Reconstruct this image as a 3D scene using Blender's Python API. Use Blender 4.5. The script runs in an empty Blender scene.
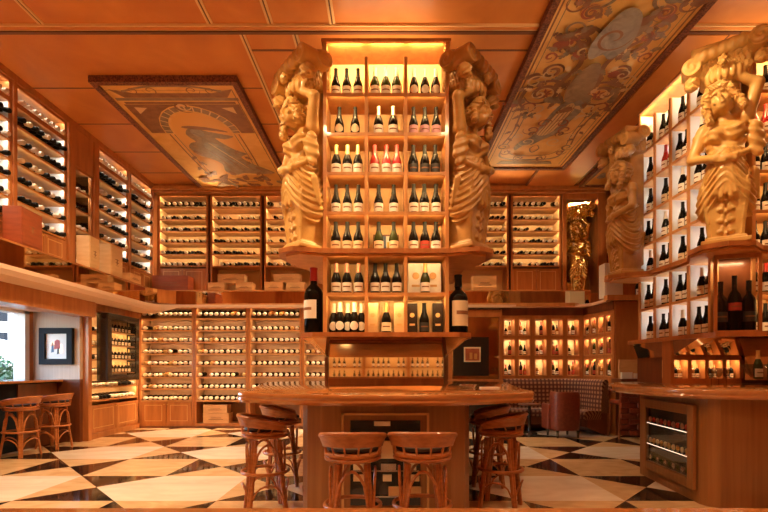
import bpy, math, random
import numpy as np
from mathutils import Matrix, Vector
PI = math.pi
rnd = random.Random(7)
S = bpy.context.scene
COL = S.collection

# ------------------------------------------------------------------ camera, world, sun, exposure
cd = bpy.data.cameras.new('camera'); cam = bpy.data.objects.new('camera', cd); COL.objects.link(cam)
cam.location = (0, 0, 1.3); cam.rotation_euler = (PI/2, 0, 0)
cd.sensor_width = 36; cd.lens = 36*460/768; cd.shift_x = -2/768; cd.shift_y = 112/768
cd.clip_start = .05; cd.clip_end = 200
S.camera = cam
S.view_settings.view_transform = 'Standard'
S.view_settings.look = 'None'
S.view_settings.gamma = 1
S.view_settings.exposure = 0.35
S.cycles.use_denoising = True
S.cycles.max_bounces = 7
S.cycles.diffuse_bounces = 4
S.cycles.glossy_bounces = 4
S.cycles.transmission_bounces = 4
S.cycles.transparent_max_bounces = 6
S.cycles.sample_clamp_indirect = 4
S.cycles.caustics_reflective = False
S.cycles.caustics_refractive = False
S.cycles.use_light_tree = True

W = bpy.data.worlds.new('world'); S.world = W; W.use_nodes = True
wn = W.node_tree.nodes; wl = W.node_tree.links
bg = wn['Background']
sky = wn.new('ShaderNodeTexSky'); sky.sky_type = 'NISHITA'; sky.sun_disc = False
sky.sun_elevation = math.radians(38); sky.sun_rotation = math.radians(120)
wl.new(sky.outputs['Color'], bg.inputs['Color']); bg.inputs['Strength'].default_value = 2.0
sd = bpy.data.lights.new('sun', 'SUN'); sd.energy = 2.2; sd.angle = .02; sd.color = (1, .96, .9)
sun = bpy.data.objects.new('sun', sd); COL.objects.link(sun); sun.rotation_euler = (math.radians(48), 0, math.radians(-160))

WARM = (1, .655, .33); GOLD = (1, .62, .24); WHITE = (1, .86, .68)
def area(name, loc, rot, sx, sy, power, color=WARM, spread=PI, parent=None):
    d = bpy.data.lights.new(name, 'AREA'); d.shape = 'RECTANGLE'; d.size = sx; d.size_y = sy
    d.energy = power; d.color = color; d.spread = spread
    o = bpy.data.objects.new(name, d); COL.objects.link(o); o.location = loc; o.rotation_euler = rot
    if parent: o.parent = parent
    return o
def spot(name, loc, target, power, angle=50, color=WARM, size=.04, blend=.6):
    d = bpy.data.lights.new(name, 'SPOT'); d.energy = power; d.color = color
    d.spot_size = math.radians(angle); d.spot_blend = blend; d.shadow_soft_size = size
    o = bpy.data.objects.new(name, d); COL.objects.link(o); o.location = loc
    o.rotation_euler = (Vector(target)-Vector(loc)).to_track_quat('-Z', 'Y').to_euler()
    return o
# ceiling washers standing in the coves (on the tower tops and behind the gallery rail)
area('ceiling_wash', (0, 6.2, 5.0), (PI, 0, 0), 1.2, 1.2, 26)
area('ceiling_wash', (4.9, 6.0, 5.0), (PI, 0, 0), 1.6, 1.2, 14)
area('ceiling_wash', (0, 10.25, 3.1), (PI-.25, 0, 0), 9, .1, 2.5)
# added fill lamps facing down just below the ceiling, without fixtures
for x, y, p in ((-3.2, 3.2, 75), (-1.6, 1.2, 45), (1.6, 1.2, 34), (3.2, 2.9, 24), (-4.6, 4.8, 60),
                (-3.3, 6.2, 110), (-1.5, 8.0, 60), (1.6, 8.2, 40), (-3.6, 8.8, 60), (2.6, 6.3, 14)):
    area('ceiling_fill', (x, y, 5.43), (0, 0, 0), .3, .3, p*.8, WARM, 2.2)
# added fill lamp behind the camera, set over the rear shelving to wash the ceiling
area('ceiling_wash', (0, -3.0, 2.75), (PI, 0, 0), 7.5, .25, 165)
# spots on the carved figures
for tx, ty, lx, ly, p in ((-.95, 5.2, -2.4, 3.9, 230), (.95, 5.2, 1.3, 3.6, 75), (3.69, 5.0, 1.7, 4.3, 300), (3.36, 6.5, 2.0, 5.6, 70)):
    spot('figure_spot', (lx, ly, 5.3), (tx, ty, 3.6), p, 42)
spot('painting_spot', (-3.9, 10.45, 4.9), (-3.6, 9.6, 5.48), 22, 100)
spot('painting_spot', (2.7, 10.3, 4.7), (2.7, 8.4, 5.48), 34, 120)  # added lamp, brightens the far part of the right painting
spot('painting_spot', (2.2, 3.4, 3.6), (2.7, 5.6, 5.48), 60, 80)  # added lamp hanging free, brightens the near part of the right painting
for sx in (-1, 1):  # added fill spots that lift the tower's labels and wood
    spot('tower_fill', (sx*1.0, 2.4, 5.35), (sx*.15, 5.1, 3.0), 100, 46, WARM, .05, .8)

# ------------------------------------------------------------------ materials
MATS = {}
def principled(name, col, rough=.5, metal=0, coat=0, spec=.5):
    m = bpy.data.materials.new(name); m.use_nodes = True; MATS[name] = m
    b = m.node_tree.nodes['Principled BSDF']
    b.inputs['Base Color'].default_value = (*col, 1); b.inputs['Roughness'].default_value = rough
    b.inputs['Metallic'].default_value = metal; b.inputs['Coat Weight'].default_value = coat
    b.inputs['Specular IOR Level'].default_value = spec
    b.inputs['Coat Roughness'].default_value = .08
    return m
def noisy(name, c1, c2, scale=(4, 4, 4), rough=.5, metal=0, coat=0, detail=4, bump=0, dist=0, lo=.3, hi=.7, spec=.5, world=False):
    m = principled(name, c1, rough, metal, coat, spec); nt = m.node_tree; n = nt.nodes; l = nt.links
    b = n['Principled BSDF']
    if world:
        g = n.new('ShaderNodeNewGeometry'); src = g.outputs['Position']
    else:
        g = n.new('ShaderNodeTexCoord'); src = g.outputs['Object']
    mp = n.new('ShaderNodeMapping'); mp.inputs['Scale'].default_value = scale
    tx = n.new('ShaderNodeTexNoise'); tx.inputs['Scale'].default_value = 1; tx.inputs['Detail'].default_value = detail
    tx.inputs['Distortion'].default_value = dist
    r = n.new('ShaderNodeValToRGB'); r.color_ramp.elements[0].position = lo; r.color_ramp.elements[1].position = hi
    r.color_ramp.elements[0].color = (*c1, 1); r.color_ramp.elements[1].color = (*c2, 1)
    l.new(src, mp.inputs['Vector']); l.new(mp.outputs['Vector'], tx.inputs['Vector'])
    l.new(tx.outputs['Fac'], r.inputs['Fac']); l.new(r.outputs['Color'], b.inputs['Base Color'])
    if bump:
        bp = n.new('ShaderNodeBump'); bp.inputs['Strength'].default_value = bump; bp.inputs['Distance'].default_value = .01
        l.new(tx.outputs['Fac'], bp.inputs['Height']); l.new(bp.outputs['Normal'], b.inputs['Normal'])
    return m
def emis(name, col, strength):
    m = principled(name, col, .5); b = m.node_tree.nodes['Principled BSDF']
    b.inputs['Emission Color'].default_value = (*col, 1); b.inputs['Emission Strength'].default_value = strength
    return m
noisy('wood', (.36, .125, .036), (.52, .205, .062), (9, 9, 1.3), .33, coat=.25, dist=.6)
noisy('wood_light', (.52, .235, .075), (.68, .34, .12), (8, 8, 1.5), .38, coat=.2, dist=.5)
noisy('wood_dark', (.12, .036, .014), (.20, .062, .022), (9, 9, 1.5), .3, coat=.3, dist=.5)
noisy('wood_bar', (.27, .115, .038), (.37, .17, .058), (22, 22, .9), .38, coat=.15, dist=.2)
noisy('wood_top', (.40, .15, .045), (.52, .215, .07), (2.5, 9, 4), .09, coat=.9, dist=.5)
noisy('shelf_gold', (.58, .26, .06), (.70, .34, .09), (8, 8, 2), .4)
noisy('inlay', (.62, .36, .14), (.72, .44, .18), (6, 6, 6), .4)
noisy('ceiling_panel', (.60, .205, .042), (.74, .30, .072), (1.3, 1.3, 1.3), .42, coat=.1, detail=6, dist=1.2, lo=.3, hi=.75, world=True)
principled('seam', (.16, .06, .025), .5)
principled('gilt_line', (.86, .62, .30), .4)
noisy('plaster', (.72, .50, .36), (.80, .58, .42), (1.5, 1.5, 1.5), .55)
noisy('wallpaper', (.52, .42, .34), (.60, .50, .42), (60, 2, .5), .7)
principled('mirror', (.86, .72, .52), .03, 1)
principled('mirror_dim', (.55, .42, .28), .06, 1)
noisy('marble_black', (.016, .010, .008), (.05, .03, .022), (2.2, 2.2, 2.2), .07, detail=8, dist=1.5, lo=.45, hi=.8)
noisy('marble_white', (.72, .60, .50), (.86, .76, .66), (1.1, 2.5, 2), .07, detail=7, dist=2, world=True)
noisy('marble_tan', (.56, .36, .19), (.74, .52, .30), (1.6, 3.0, 2), .08, detail=8, dist=2.5, world=True)
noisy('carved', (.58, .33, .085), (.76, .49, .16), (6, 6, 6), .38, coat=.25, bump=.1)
noisy('carved_dark', (.34, .165, .042), (.50, .27, .075), (6, 6, 6), .38, coat=.2, bump=.15)  # darker brown version for two of the figures
noisy('gold', (.85, .60, .18), (.95, .74, .30), (8, 8, 8), .22, metal=1)
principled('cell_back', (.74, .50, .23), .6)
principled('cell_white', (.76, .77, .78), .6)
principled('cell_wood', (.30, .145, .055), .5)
principled('glass_dark', (.005, .004, .003), .06, coat=.0, spec=.13)
principled('glass_green', (.03, .038, .008), .10, spec=.2)
principled('glass_red', (.42, .012, .012), .1, coat=.6)
principled('glass_amber', (.30, .10, .02), .1, coat=.6)
principled('label_white', (.90, .86, .78), .6)
principled('label_cream', (.80, .66, .44), .6)
principled('label_pink', (.62, .36, .42), .6)
principled('label_red', (.45, .05, .03), .6)
principled('label_black', (.03, .028, .025), .5)
principled('foil_gold', (.66, .42, .15), .4, .6)
principled('foil_white', (.78, .70, .58), .45, .1)
principled('foil_pink', (.72, .38, .28), .3, .6)
principled('foil_black', (.010, .009, .008), .3, spec=.12)
principled('foil_red', (.35, .015, .012), .35)
principled('black_lacquer', (.015, .013, .012), .25, coat=.4)
principled('navy', (.010, .013, .018), .7, spec=.2)
principled('steel', (.6, .58, .55), .25, 1)
noisy('rattan', (.33, .105, .028), (.52, .19, .055), (14, 14, 40), .35, coat=.3)
noisy('rattan_dark', (.17, .045, .014), (.27, .080, .025), (14, 14, 30), .35, coat=.3)
principled('cushion_dark', (.045, .028, .025), .6)
noisy('leather', (.16, .035, .02), (.23, .055, .03), (20, 20, 20), .35, coat=.1, bump=.2)
noisy('crate_wood', (.62, .34, .14), (.76, .46, .21), (4, 4, 20), .5)
noisy('crate_red', (.24, .055, .02), (.33, .08, .03), (4, 4, 20), .45)
noisy('crate_pale', (.66, .42, .20), (.76, .52, .27), (4, 4, 20), .5)
principled('ochre', (.86, .48, .13), .6)
noisy('canvas_ochre', (.78, .42, .11), (.92, .58, .19), (3, 3, 3), .55, detail=7, dist=1)
noisy('paint_brown', (.20, .085, .035), (.32, .14, .06), (9, 9, 9), .55)
noisy('paint_grey', (.20, .135, .08), (.38, .27, .16), (7, 7, 7), .55, dist=1)
noisy('paint_blue', (.17, .15, .13), (.40, .35, .28), (6, 6, 6), .55, dist=1)
principled('paint_pale', (.78, .56, .28), .55)
noisy('paint_red', (.30, .07, .03), (.42, .12, .05), (9, 9, 9), .55)
noisy('frame_mosaic', (.085, .02, .010), (.26, .09, .04), (45, 45, 45), .7, lo=.4, hi=.6)
principled('white_paint', (.8, .78, .74), .5)
principled('red_paint', (.45, .05, .04), .5)
principled('leaf', (.05, .12, .04), .6)
principled('asphalt', (.30, .30, .30), .8)
principled('facade', (.62, .60, .57), .8)
principled('awning', (.75, .77, .78), .7)
principled('blue_paint', (.08, .14, .24), .5)
principled('yellow_paint', (.75, .55, .05), .5)
def glass_mat(name, tint, gl=.12):
    m = bpy.data.materials.new(name); m.use_nodes = True; MATS[name] = m
    nt = m.node_tree; n = nt.nodes; l = nt.links; n.remove(n['Principled BSDF'])
    t = n.new('ShaderNodeBsdfTransparent'); t.inputs['Color'].default_value = (*tint, 1)
    g = n.new('ShaderNodeBsdfGlossy'); g.inputs['Roughness'].default_value = .02
    f = n.new('ShaderNodeFresnel'); f.inputs['IOR'].default_value = 1.45
    mx = n.new('ShaderNodeMixShader'); ge = n.new('ShaderNodeNewGeometry')
    sb = n.new('ShaderNodeMath'); sb.operation = 'SUBTRACT'; sb.inputs[0].default_value = 1; l.new(ge.outputs['Backfacing'], sb.inputs[1])
    mu = n.new('ShaderNodeMath'); mu.operation = 'MULTIPLY'; l.new(f.outputs['Fac'], mu.inputs[0]); l.new(sb.outputs[0], mu.inputs[1])
    l.new(mu.outputs[0], mx.inputs['Fac']); l.new(t.outputs[0], mx.inputs[1]); l.new(g.outputs[0], mx.inputs[2])
    l.new(mx.outputs[0], n['Material Output'].inputs['Surface'])
glass_mat('pane_glass', (.96, .96, .95)); glass_mat('crystal', (.80, .80, .78))
def plaid():
    m = principled('plaid', (.2, .05, .03), .75); nt = m.node_tree; n = nt.nodes; l = nt.links
    uv = n.new('ShaderNodeUVMap'); sp = n.new('ShaderNodeSeparateXYZ'); l.new(uv.outputs['UV'], sp.inputs[0])
    def stripe(sock, per, w):
        a = n.new('ShaderNodeMath'); a.operation = 'MODULO'; l.new(sock, a.inputs[0]); a.inputs[1].default_value = per
        c = n.new('ShaderNodeMath'); c.operation = 'LESS_THAN'; l.new(a.outputs[0], c.inputs[0]); c.inputs[1].default_value = w
        return c.outputs[0]
    a = stripe(sp.outputs['X'], .085, .040); b = stripe(sp.outputs['Y'], .085, .040)
    s = n.new('ShaderNodeMath'); s.operation = 'ADD'; l.new(a, s.inputs[0]); l.new(b, s.inputs[1])
    d = n.new('ShaderNodeMath'); d.operation = 'MULTIPLY'; l.new(s.outputs[0], d.inputs[0]); d.inputs[1].default_value = .5
    r = n.new('ShaderNodeValToRGB'); r.color_ramp.interpolation = 'CONSTANT'
    e = r.color_ramp.elements; e[0].color = (.32, .17, .09, 1); e[0].position = 0; e[1].position = .4; e[1].color = (.11, .026, .014, 1)
    e2 = e.new(.9); e2.color = (.07, .018, .012, 1)
    l.new(d.outputs[0], r.inputs['Fac']); l.new(r.outputs['Color'], n['Principled BSDF'].inputs['Base Color'])
plaid()

# ------------------------------------------------------------------ mesh helpers
class MB:
    def __init__(s): s.v = []; s.f = []; s.m = []; s.names = []; s.uv = None
    def mi(s, mat):
        if mat not in s.names: s.names.append(mat)
        return s.names.index(mat)
    def add(s, vs, fs, mat, M=None):
        k = len(s.v); i = s.mi(mat)
        if M is not None: vs = [tuple(M @ Vector(v)) for v in vs]
        s.v += [tuple(v) for v in vs]
        for f in fs: s.f.append(tuple(k+a for a in f)); s.m.append(i)
        return s
    def box(s, x0, y0, z0, x1, y1, z1, mat, M=None):
        x0, x1 = min(x0, x1), max(x0, x1); y0, y1 = min(y0, y1), max(y0, y1); z0, z1 = min(z0, z1), max(z0, z1)
        v = [(x0,y0,z0),(x1,y0,z0),(x1,y1,z0),(x0,y1,z0),(x0,y0,z1),(x1,y0,z1),(x1,y1,z1),(x0,y1,z1)]
        return s.add(v, [(0,3,2,1),(4,5,6,7),(0,1,5,4),(1,2,6,5),(2,3,7,6),(3,0,4,7)], mat, M)
    def prism(s, poly, z0, z1, mat, M=None, top=None):
        n = len(poly); a = sum(poly[i][0]*poly[(i+1)%n][1]-poly[(i+1)%n][0]*poly[i][1] for i in range(n))
        if a < 0: poly = poly[::-1]
        v = [(x, y, z0) for x, y in poly]+[(x, y, z1) for x, y in poly]
        s.add(v, [tuple(range(n))[::-1]]+[(i, (i+1)%n, n+(i+1)%n, n+i) for i in range(n)], mat, M)
        s.add([(x, y, z1) for x, y in poly], [tuple(range(n))], top or mat, M)
        return s
    def loft(s, rings, mat, M=None, cap=True, closed=True):
        n = len(rings[0]); v = [p for r in rings for p in r]; f = []
        for k in range(len(rings)-1):
            for i in range(n if closed else n-1):
                j = (i+1) % n; f.append((k*n+i, k*n+j, (k+1)*n+j, (k+1)*n+i))
        if cap: f.append(tuple(range(n))[::-1]); f.append(tuple((len(rings)-1)*n+i for i in range(n)))
        return s.add(v, f, mat, M)
    def lathe(s, prof, mat, M=None, seg=14, cap=True):
        return s.loft([[(r*math.cos(2*PI*i/seg), r*math.sin(2*PI*i/seg), z) for i in range(seg)] for r, z in prof], mat, M, cap)
    def tube(s, pts, r, mat, M=None, seg=7, closed=False):
        P = [Vector(p) for p in pts]; rings = []; n = len(P); up = Vector((0, 0, 1)); prev = None
        for i, p in enumerate(P):
            if closed: t = P[(i+1) % n]-P[i-1]
            else: t = P[min(i+1, n-1)]-P[max(i-1, 0)]
            t.normalize()
            if prev is None: a = t.cross(up if abs(t.z) < .9 else Vector((1, 0, 0))).normalized()
            else: a = (prev-t*prev.dot(t)).normalized()
            prev = a; b = t.cross(a); rr = r[i] if isinstance(r, (list, tuple)) else r
            rings.append([tuple(p+(a*math.cos(2*PI*k/seg)+b*math.sin(2*PI*k/seg))*rr) for k in range(seg)])
        if closed: rings.append(rings[0])
        return s.loft(rings, mat, M, not closed)
    def build(s, name, parent=None, smooth=False, loc=None, rz=0, bevel=0):
        me = bpy.data.meshes.new(name); me.from_pydata(s.v, [], s.f)
        for nm in s.names: me.materials.append(MATS[nm])
        me.polygons.foreach_set('material_index', s.m)
        if smooth: me.polygons.foreach_set('use_smooth', [True]*len(me.polygons))
        me.update()
        if smooth: me.set_sharp_from_angle(angle=math.radians(38))
        o = bpy.data.objects.new(name, me); COL.objects.link(o)
        if parent: o.parent = parent
        if loc: o.location = loc
        o.rotation_euler.z = rz
        if bevel:
            b = o.modifiers.new('bevel', 'BEVEL'); b.width = bevel; b.segments = 2; b.limit_method = 'ANGLE'
        return o
def tag(o, label, cat, group=None, kind=None):
    o['label'] = label; o['category'] = cat
    if group: o['group'] = group
    if kind: o['kind'] = kind
    return o
def empty(name, loc, rz=0, label=None, cat=None, group=None):
    o = bpy.data.objects.new(name, None); COL.objects.link(o); o.location = loc; o.rotation_euler.z = rz
    o.empty_display_size = .05
    if label: tag(o, label, cat, group)
    return o
def struct(o): o['kind'] = 'structure'; return o
def kids(o): return CH.get(o.name, [])
CH = {}
def copy_tree(o, parent=None):
    c = o.copy(); COL.objects.link(c)
    if parent: c.parent = parent
    lst = []
    for ch in CH.get(o.name, [x for x in COL.objects if x.parent == o]):
        lst.append(copy_tree(ch, c))
    CH[c.name] = lst
    return c
def reg(o):
    CH[o.name] = [x for x in COL.objects if x.parent == o]
    for x in CH[o.name]: CH[x.name] = [y for y in COL.objects if y.parent == x]
    return o
ORD = ['first', 'second', 'third', 'fourth', 'fifth', 'sixth', 'seventh', 'eighth', 'ninth', 'tenth', 'eleventh', 'twelfth', 'thirteenth', 'fourteenth']
def circ(r, z, n=24, a0=0, a1=2*PI, cx=0, cy=0, closed=True):
    m = n if closed else n-1
    return [(cx+r*math.cos(a0+(a1-a0)*i/m), cy+r*math.sin(a0+(a1-a0)*i/m), z) for i in range(n)]
def catmull(P, k=8, closed=True):
    out = []; n = len(P)
    rng = range(n) if closed else range(n-1)
    for i in rng:
        g = (lambda j: P[j % n]) if closed else (lambda j: P[max(0, min(n-1, j))])
        p0, p1, p2, p3 = [Vector(g(i+d)) for d in (-1, 0, 1, 2)]
        for t in range(k):
            u = t/k
            out.append(tuple(.5*((2*p1)+(p2-p0)*u+(2*p0-5*p1+4*p2-p3)*u*u+(3*p1-p0-3*p2+p3)*u**3)))
    if not closed: out.append(tuple(P[-1]))
    return out

# ------------------------------------------------------------------ structure: floor
ZC = 5.48
def floor():
    m = MB(); x0, y0, T, TY = -3.66-4, 4.5, 1.0, 1.035
    for i in range(-4, 11):
        for j in range(-8, 7):
            xa = -3.66+(i-0)*T; ya = y0+j*TY; xb = xa+T; yb = ya+TY
            q = (i+j) % 2 == 0; c = ((xa+xb)/2, (ya+yb)/2, 0)
            P = [(xa, ya, 0), (xb, ya, 0), (xb, yb, 0), (xa, yb, 0)]
            if not q: m.add(P, [(0, 1, 2, 3)], 'marble_white' if j % 2 == 0 else 'marble_tan')
            else:
                for k in range(4):   # S E N W
                    ns = k in (0, 2); black = ns if j % 2 == 0 else not ns
                    m.add([P[k], P[(k+1) % 4], c], [(0, 1, 2)], 'marble_black' if black else ('marble_white' if (j % 2 == 0 and k == 1) else 'marble_tan'))
    o = struct(m.build('floor')); return o
floor()
# ceiling: panels, dark seams, gilt double ribs
def ceiling():
    m = MB(); m.box(-7.7, -3.7, ZC, 7.3, 11.3, ZC+.1, 'ceiling_panel')
    for y in (2.4, 3.5, 4.6, 6.87, 7.88, 8.9, 9.85): m.box(-5.4, y-.012, ZC-.004, -1.8 if y > 5.7 else 7.3, y+.012, ZC+.01, 'seam')
    m.box(-7.7, 5.66, ZC-.05, 7.3, 5.70, ZC+.01, 'seam'); m.box(-7.7, 5.58, ZC-.03, 7.3, 5.66, ZC+.01, 'gilt_line'); m.box(-7.7, 5.60, ZC-.035, 7.3, 5.64, ZC+.01, 'ceiling_panel')
    for y in (6.05, 7.2, 8.3, 9.3): m.box(-1.8, y-.014, ZC-.006, 3.15, y+.014, ZC+.01, 'seam')
    for y in (6.3, 7.4, 8.5, 9.6): m.box(4.3, y-.012, ZC-.005, 7.3, y+.012, ZC+.01, 'seam')
    for x, a, b in ((-1.8, 5.7, 10.8), (-1.14, 5.7, 10.8), (-2.13, -3, 5.6), (-1.4, -3, 5.6), (-.65, -3, 5.6), (-4.18, -3, 5.6), (4.45, 5.7, 8.0)):
        m.box(x-.036, a, ZC-.016, x-.010, b, ZC+.01, 'gilt_line'); m.box(x+.010, a, ZC-.016, x+.036, b, ZC+.01, 'gilt_line')
        m.box(x-.010, a, ZC-.006, x+.010, b, ZC+.01, 'seam')
    m.box(3.74, 5.7, ZC-.06, 4.24, 10.6, ZC+.01, 'ceiling_panel'); m.box(3.2, 9.54, ZC-.06, 3.74, 10.6, ZC+.01, 'ceiling_panel')
    m.box(3.17, 9.54, ZC-.05, 3.2, 10.6, ZC+.01, 'seam'); m.box(4.24, 5.7, ZC-.05, 4.27, 10.6, ZC+.01, 'seam')
    struct(m.build('ceiling'))
ceiling()
def S_(name, *boxes):
    m = MB()
    for b in boxes: m.box(*b)
    return struct(m.build(name))
# walls
S_('wall_rear', (-7.7, -3.8, 0, 7.3, -3.6, ZC, 'wood'))
S_('wall_right', (6.9, -3.6, 0, 7.1, 11.2, ZC, 'wood'))
# left outer wall with window opening Y 5.2..7.95, Z 1.13..2.28
S_('wall_left', (-6.4, 8.0, 0, -6.2, 8.2, 2.5, 'wood'), (-6.4, -3.6, 0, -6.2, 8.0, 1.10, 'wood_dark'), (-6.4, -3.6, 2.28, -6.2, 8.0, 2.5, 'wood'),
   (-6.4, -3.6, 1.10, -6.2, 4.9, 2.28, 'wallpaper'))
S_('wall_left_upper', (-5.9, -3.6, 2.5, -5.75, 10.95, ZC, 'wood'))
S_('wall_back_upper', (-5.9, 11.05, 2.6, 6.9, 11.2, ZC, 'wood'))
S_('wall_back_lower', (-6.4, 10.42, 0, 7.0, 10.55, 2.6, 'wood'))
S_('wall_alcove', (-6.4, 8.08, 1.1, -5.38, 8.2, 2.5, 'wallpaper'), (-6.4, 8.08, 0, -5.38, 8.2, 1.1, 'wood_dark'))
S_('wall_side_passage', (-5.95, 8.2, 0, -5.8, 10.5, 2.6, 'wood'), (-5.8, 9.955, 0, -5.37, 10.42, 2.6, 'wood'), (-5.42, 8.25, 2.36, -5.31, 9.97, 2.60, 'wood'), (-5.42, 8.25, 0, -5.33, 9.97, .10, 'wood'))
# soffit / gallery slab and its fascia
def gallery():
    m = MB()
    path = [(-4.98, -3.6), (-4.98, 9.2), (-4.97, 9.5), (-4.92, 9.7), (-4.80, 9.83), (-4.5, 9.88), (4.05, 9.88), (4.3, 9.6), (4.32, 8.85), (6.9, 8.85)]
    path = [path[0]]+catmull(path[1:6], 5, False)+path[6:]
    n = len(path)
    out = path+[(6.9, 11.05), (-6.4, 11.05), (-6.4, -3.6)]
    m.prism(out, 2.60, 2.66, 'plaster')
    # left part: pale fascia tapering back to the beam
    lp = [p for p in path if p[0] < -4.3]
    rings = []
    for k, (x, y) in enumerate(lp):
        d = 1 if k < len(lp)-4 else max(.1, (len(lp)-k)/5)
        rings.append([(x, y, 2.60), (x-.03*d, y+.0, 2.60-.07*d), (x-.22*d, y, 2.60-.14*d), (x-.25*d, y, 2.60)])
    m.loft(rings, 'plaster', cap=True, closed=True)
    m.box(-6.2, -3.6, 2.5, -5.1, 8.2, 2.6, 'wood'); m.box(-5.8, 8.2, 2.5, -5.1, 10.0, 2.6, 'wood')
    m.prism([(x, y-.02) if y > 9.7 else (x, y) for x, y in path if -4.1 < x < 4.2]+[(4.2, 9.99), (-4.1, 9.99)], 2.62, 2.7, 'wood_light')
    m.box(4.24, 8.80, 2.60, 6.9, 8.95, 2.70, 'wood_light')
    struct(m.build('ceiling_gallery_soffit'))
gallery()
S_('beam_alcove', (-5.5, -3.6, 2.2, -5.18, 8.2, 2.5, 'wood'), (-6.2, -3.6, 2.28, -5.5, 8.0, 2.32, 'plaster'))
S_('column_alcove', (-5.40, 8.16, 0, -5.28, 8.26, 2.5, 'wood'))
S_('trim_1', (-5.78, 10.44, 5.30, 5.0, 11.1, ZC, 'wood'), (-5.34, 10.40, 5.34, 5.0, 10.46, 5.42, 'wood_light'))
S_('trim_2', (-5.75, 5.0, 5.38, -5.27, 10.5, ZC, 'wood'))
# window: frame, glass, street outside
wf = MB()
for b in ((-6.4, 4.9, 1.10, -6.2, 4.97, 2.28), (-6.4, 7.9, 1.10, -6.2, 8.0, 2.28), (-6.4, 4.9, 2.23, -6.2, 8.0, 2.28), (-6.33, 6.35, 1.1, -6.28, 6.4, 2.28)): wf.box(*b, 'white_paint')
struct(wf.build('window_1'))
pg = MB(); pg.box(-6.31, 4.97, 1.1, -6.30, 7.9, 2.23, 'pane_glass'); p = pg.build('window_1_pane'); struct(p)
S_('ground_street', (-40, -15, -.6, -6.4, 40, -.5, 'asphalt'))

# ------------------------------------------------------------------ bottles
def bottle_profile(kind, h, r):
    if kind == 'bordeaux': return [(r*.9, 0), (r, .02*h), (r, .60*h), (r*.85, .67*h), (r*.36, .75*h), (r*.34, .97*h), (r*.38, h)]
    if kind == 'champagne': return [(r*.9, 0), (r, .02*h), (r, .46*h), (r*.84, .56*h), (r*.50, .70*h), (r*.36, .82*h), (r*.36, .95*h), (r*.42, h)]
    return [(r*.9, 0), (r, .02*h), (r, .42*h), (r*.90, .50*h), (r*.55, .66*h), (r*.38, .76*h), (r*.34, .96*h), (r*.38, h)]
PROTO = {}
def bottle_proto(kind, glass, label, foil, h=.33, r=.045, shape='band', lz=(.07, .36)):
    key = (kind, glass, label, foil, h, r, shape, lz)
    if key in PROTO: return PROTO[key]
    prof = bottle_profile(kind, h, r)
    b = MB().lathe(prof, glass, seg=14)
    g = b.build('wine_bottle', smooth=True)
    # label wraps the front half; capsule over the neck
    lb = MB(); ns = 9; rr = r*1.02
    if shape == 'band':
        a0, a1 = -PI*.92, -PI*.08
        rings = [[(q*math.cos(a0+(a1-a0)*i/ns), q*math.sin(a0+(a1-a0)*i/ns), z) for i in range(ns+1)] for z, q in ((lz[0]*h, rr), (lz[1]*h, rr))]
        lb.loft(rings, label, cap=False, closed=False)
        lb.loft([[(q*1.004*math.cos(a0+.5+(a1-a0-1)*i/ns), q*1.004*math.sin(a0+.5+(a1-a0-1)*i/ns), z) for i in range(ns+1)] for z, q in (((lz[0]*.55+lz[1]*.45)*h, rr), ((lz[0]*.4+lz[1]*.6)*h, rr))], 'paint_brown', cap=False, closed=False)
    else:
        cz = (lz[0]+lz[1])/2*h+.01; R = r*.86; vs = [(0, -rr, cz)]; N = 18
        for q in (.33, .66, 1):
            for i in range(N):
                x = R*q*math.cos(2*PI*i/N); z = cz+R*q*math.sin(2*PI*i/N)*1.05; vs.append((x, -math.sqrt(max(0, rr*rr*1.02-x*x)), z))
        fs = [(0, 1+i, 1+(i+1) % N) for i in range(N)]
        for t in (0, 1): fs += [(1+t*N+i, 1+(t+1)*N+i, 1+(t+1)*N+(i+1) % N, 1+t*N+(i+1) % N) for i in range(N)]
        lb.add(vs, fs, label)
    l = lb.build('label', g, smooth=True)
    nr = prof[-2][0]*1.12; c0 = .70 if kind != 'bordeaux' else .80
    i0 = [p for p in prof if p[1] >= c0*h-.001]
    cp = MB().lathe([(r*(.5 if kind != 'bordeaux' else .37)*1.08, c0*h), (nr*1.05, .80*h), (nr, .95*h), (nr*1.12, h*1.003), (nr*.6, h*1.006)], foil, seg=12)
    c = cp.build('capsule', g, smooth=True)
    reg(g); g['_used'] = 0
    PROTO[key] = g
    return g
def put_bottle(proto, loc, label, group, rz=0, cat='wine bottle', scale=1):
    if proto['_used'] == 0: o = proto; proto['_used'] = 1
    else: o = copy_tree(proto)
    o.location = loc; o.rotation_euler.z = rz; o.scale = (scale,)*3
    tag(o, label, cat, group); return o
# lying bottle (neck to the front = -y), one mesh
def lying_mesh(glass, foil):
    m = MB(); M = Matrix.Rotation(PI/2, 4, 'X')   # z -> -y
    h, r = .31, .049
    m.lathe([(r*.7, 0), (r, .012), (r, .17), (r*.86, .19), (r*.5, .212)], glass, M, seg=10)
    m.lathe([(r*.5, .200), (r*.64, .215), (r*.74, .26), (r*.76, .292), (r*.66, .305), (.001, .310)], foil, M, seg=12)
    return m
LYM = [lying_mesh(g, f) for g, f in (('glass_dark', 'foil_white'), ('glass_dark', 'label_cream'), ('glass_dark', 'foil_white'), ('glass_dark', 'foil_black'), ('glass_amber', 'foil_gold'))]
LY = []   # (dist, matrix, variant, label, group, cam distance)
def lying(M, variant, label, group):
    p = M @ Vector((0, -.2, .04)); LY.append(((p-Vector((0, 0, 1.3))).length, M, variant, label, group))

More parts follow.
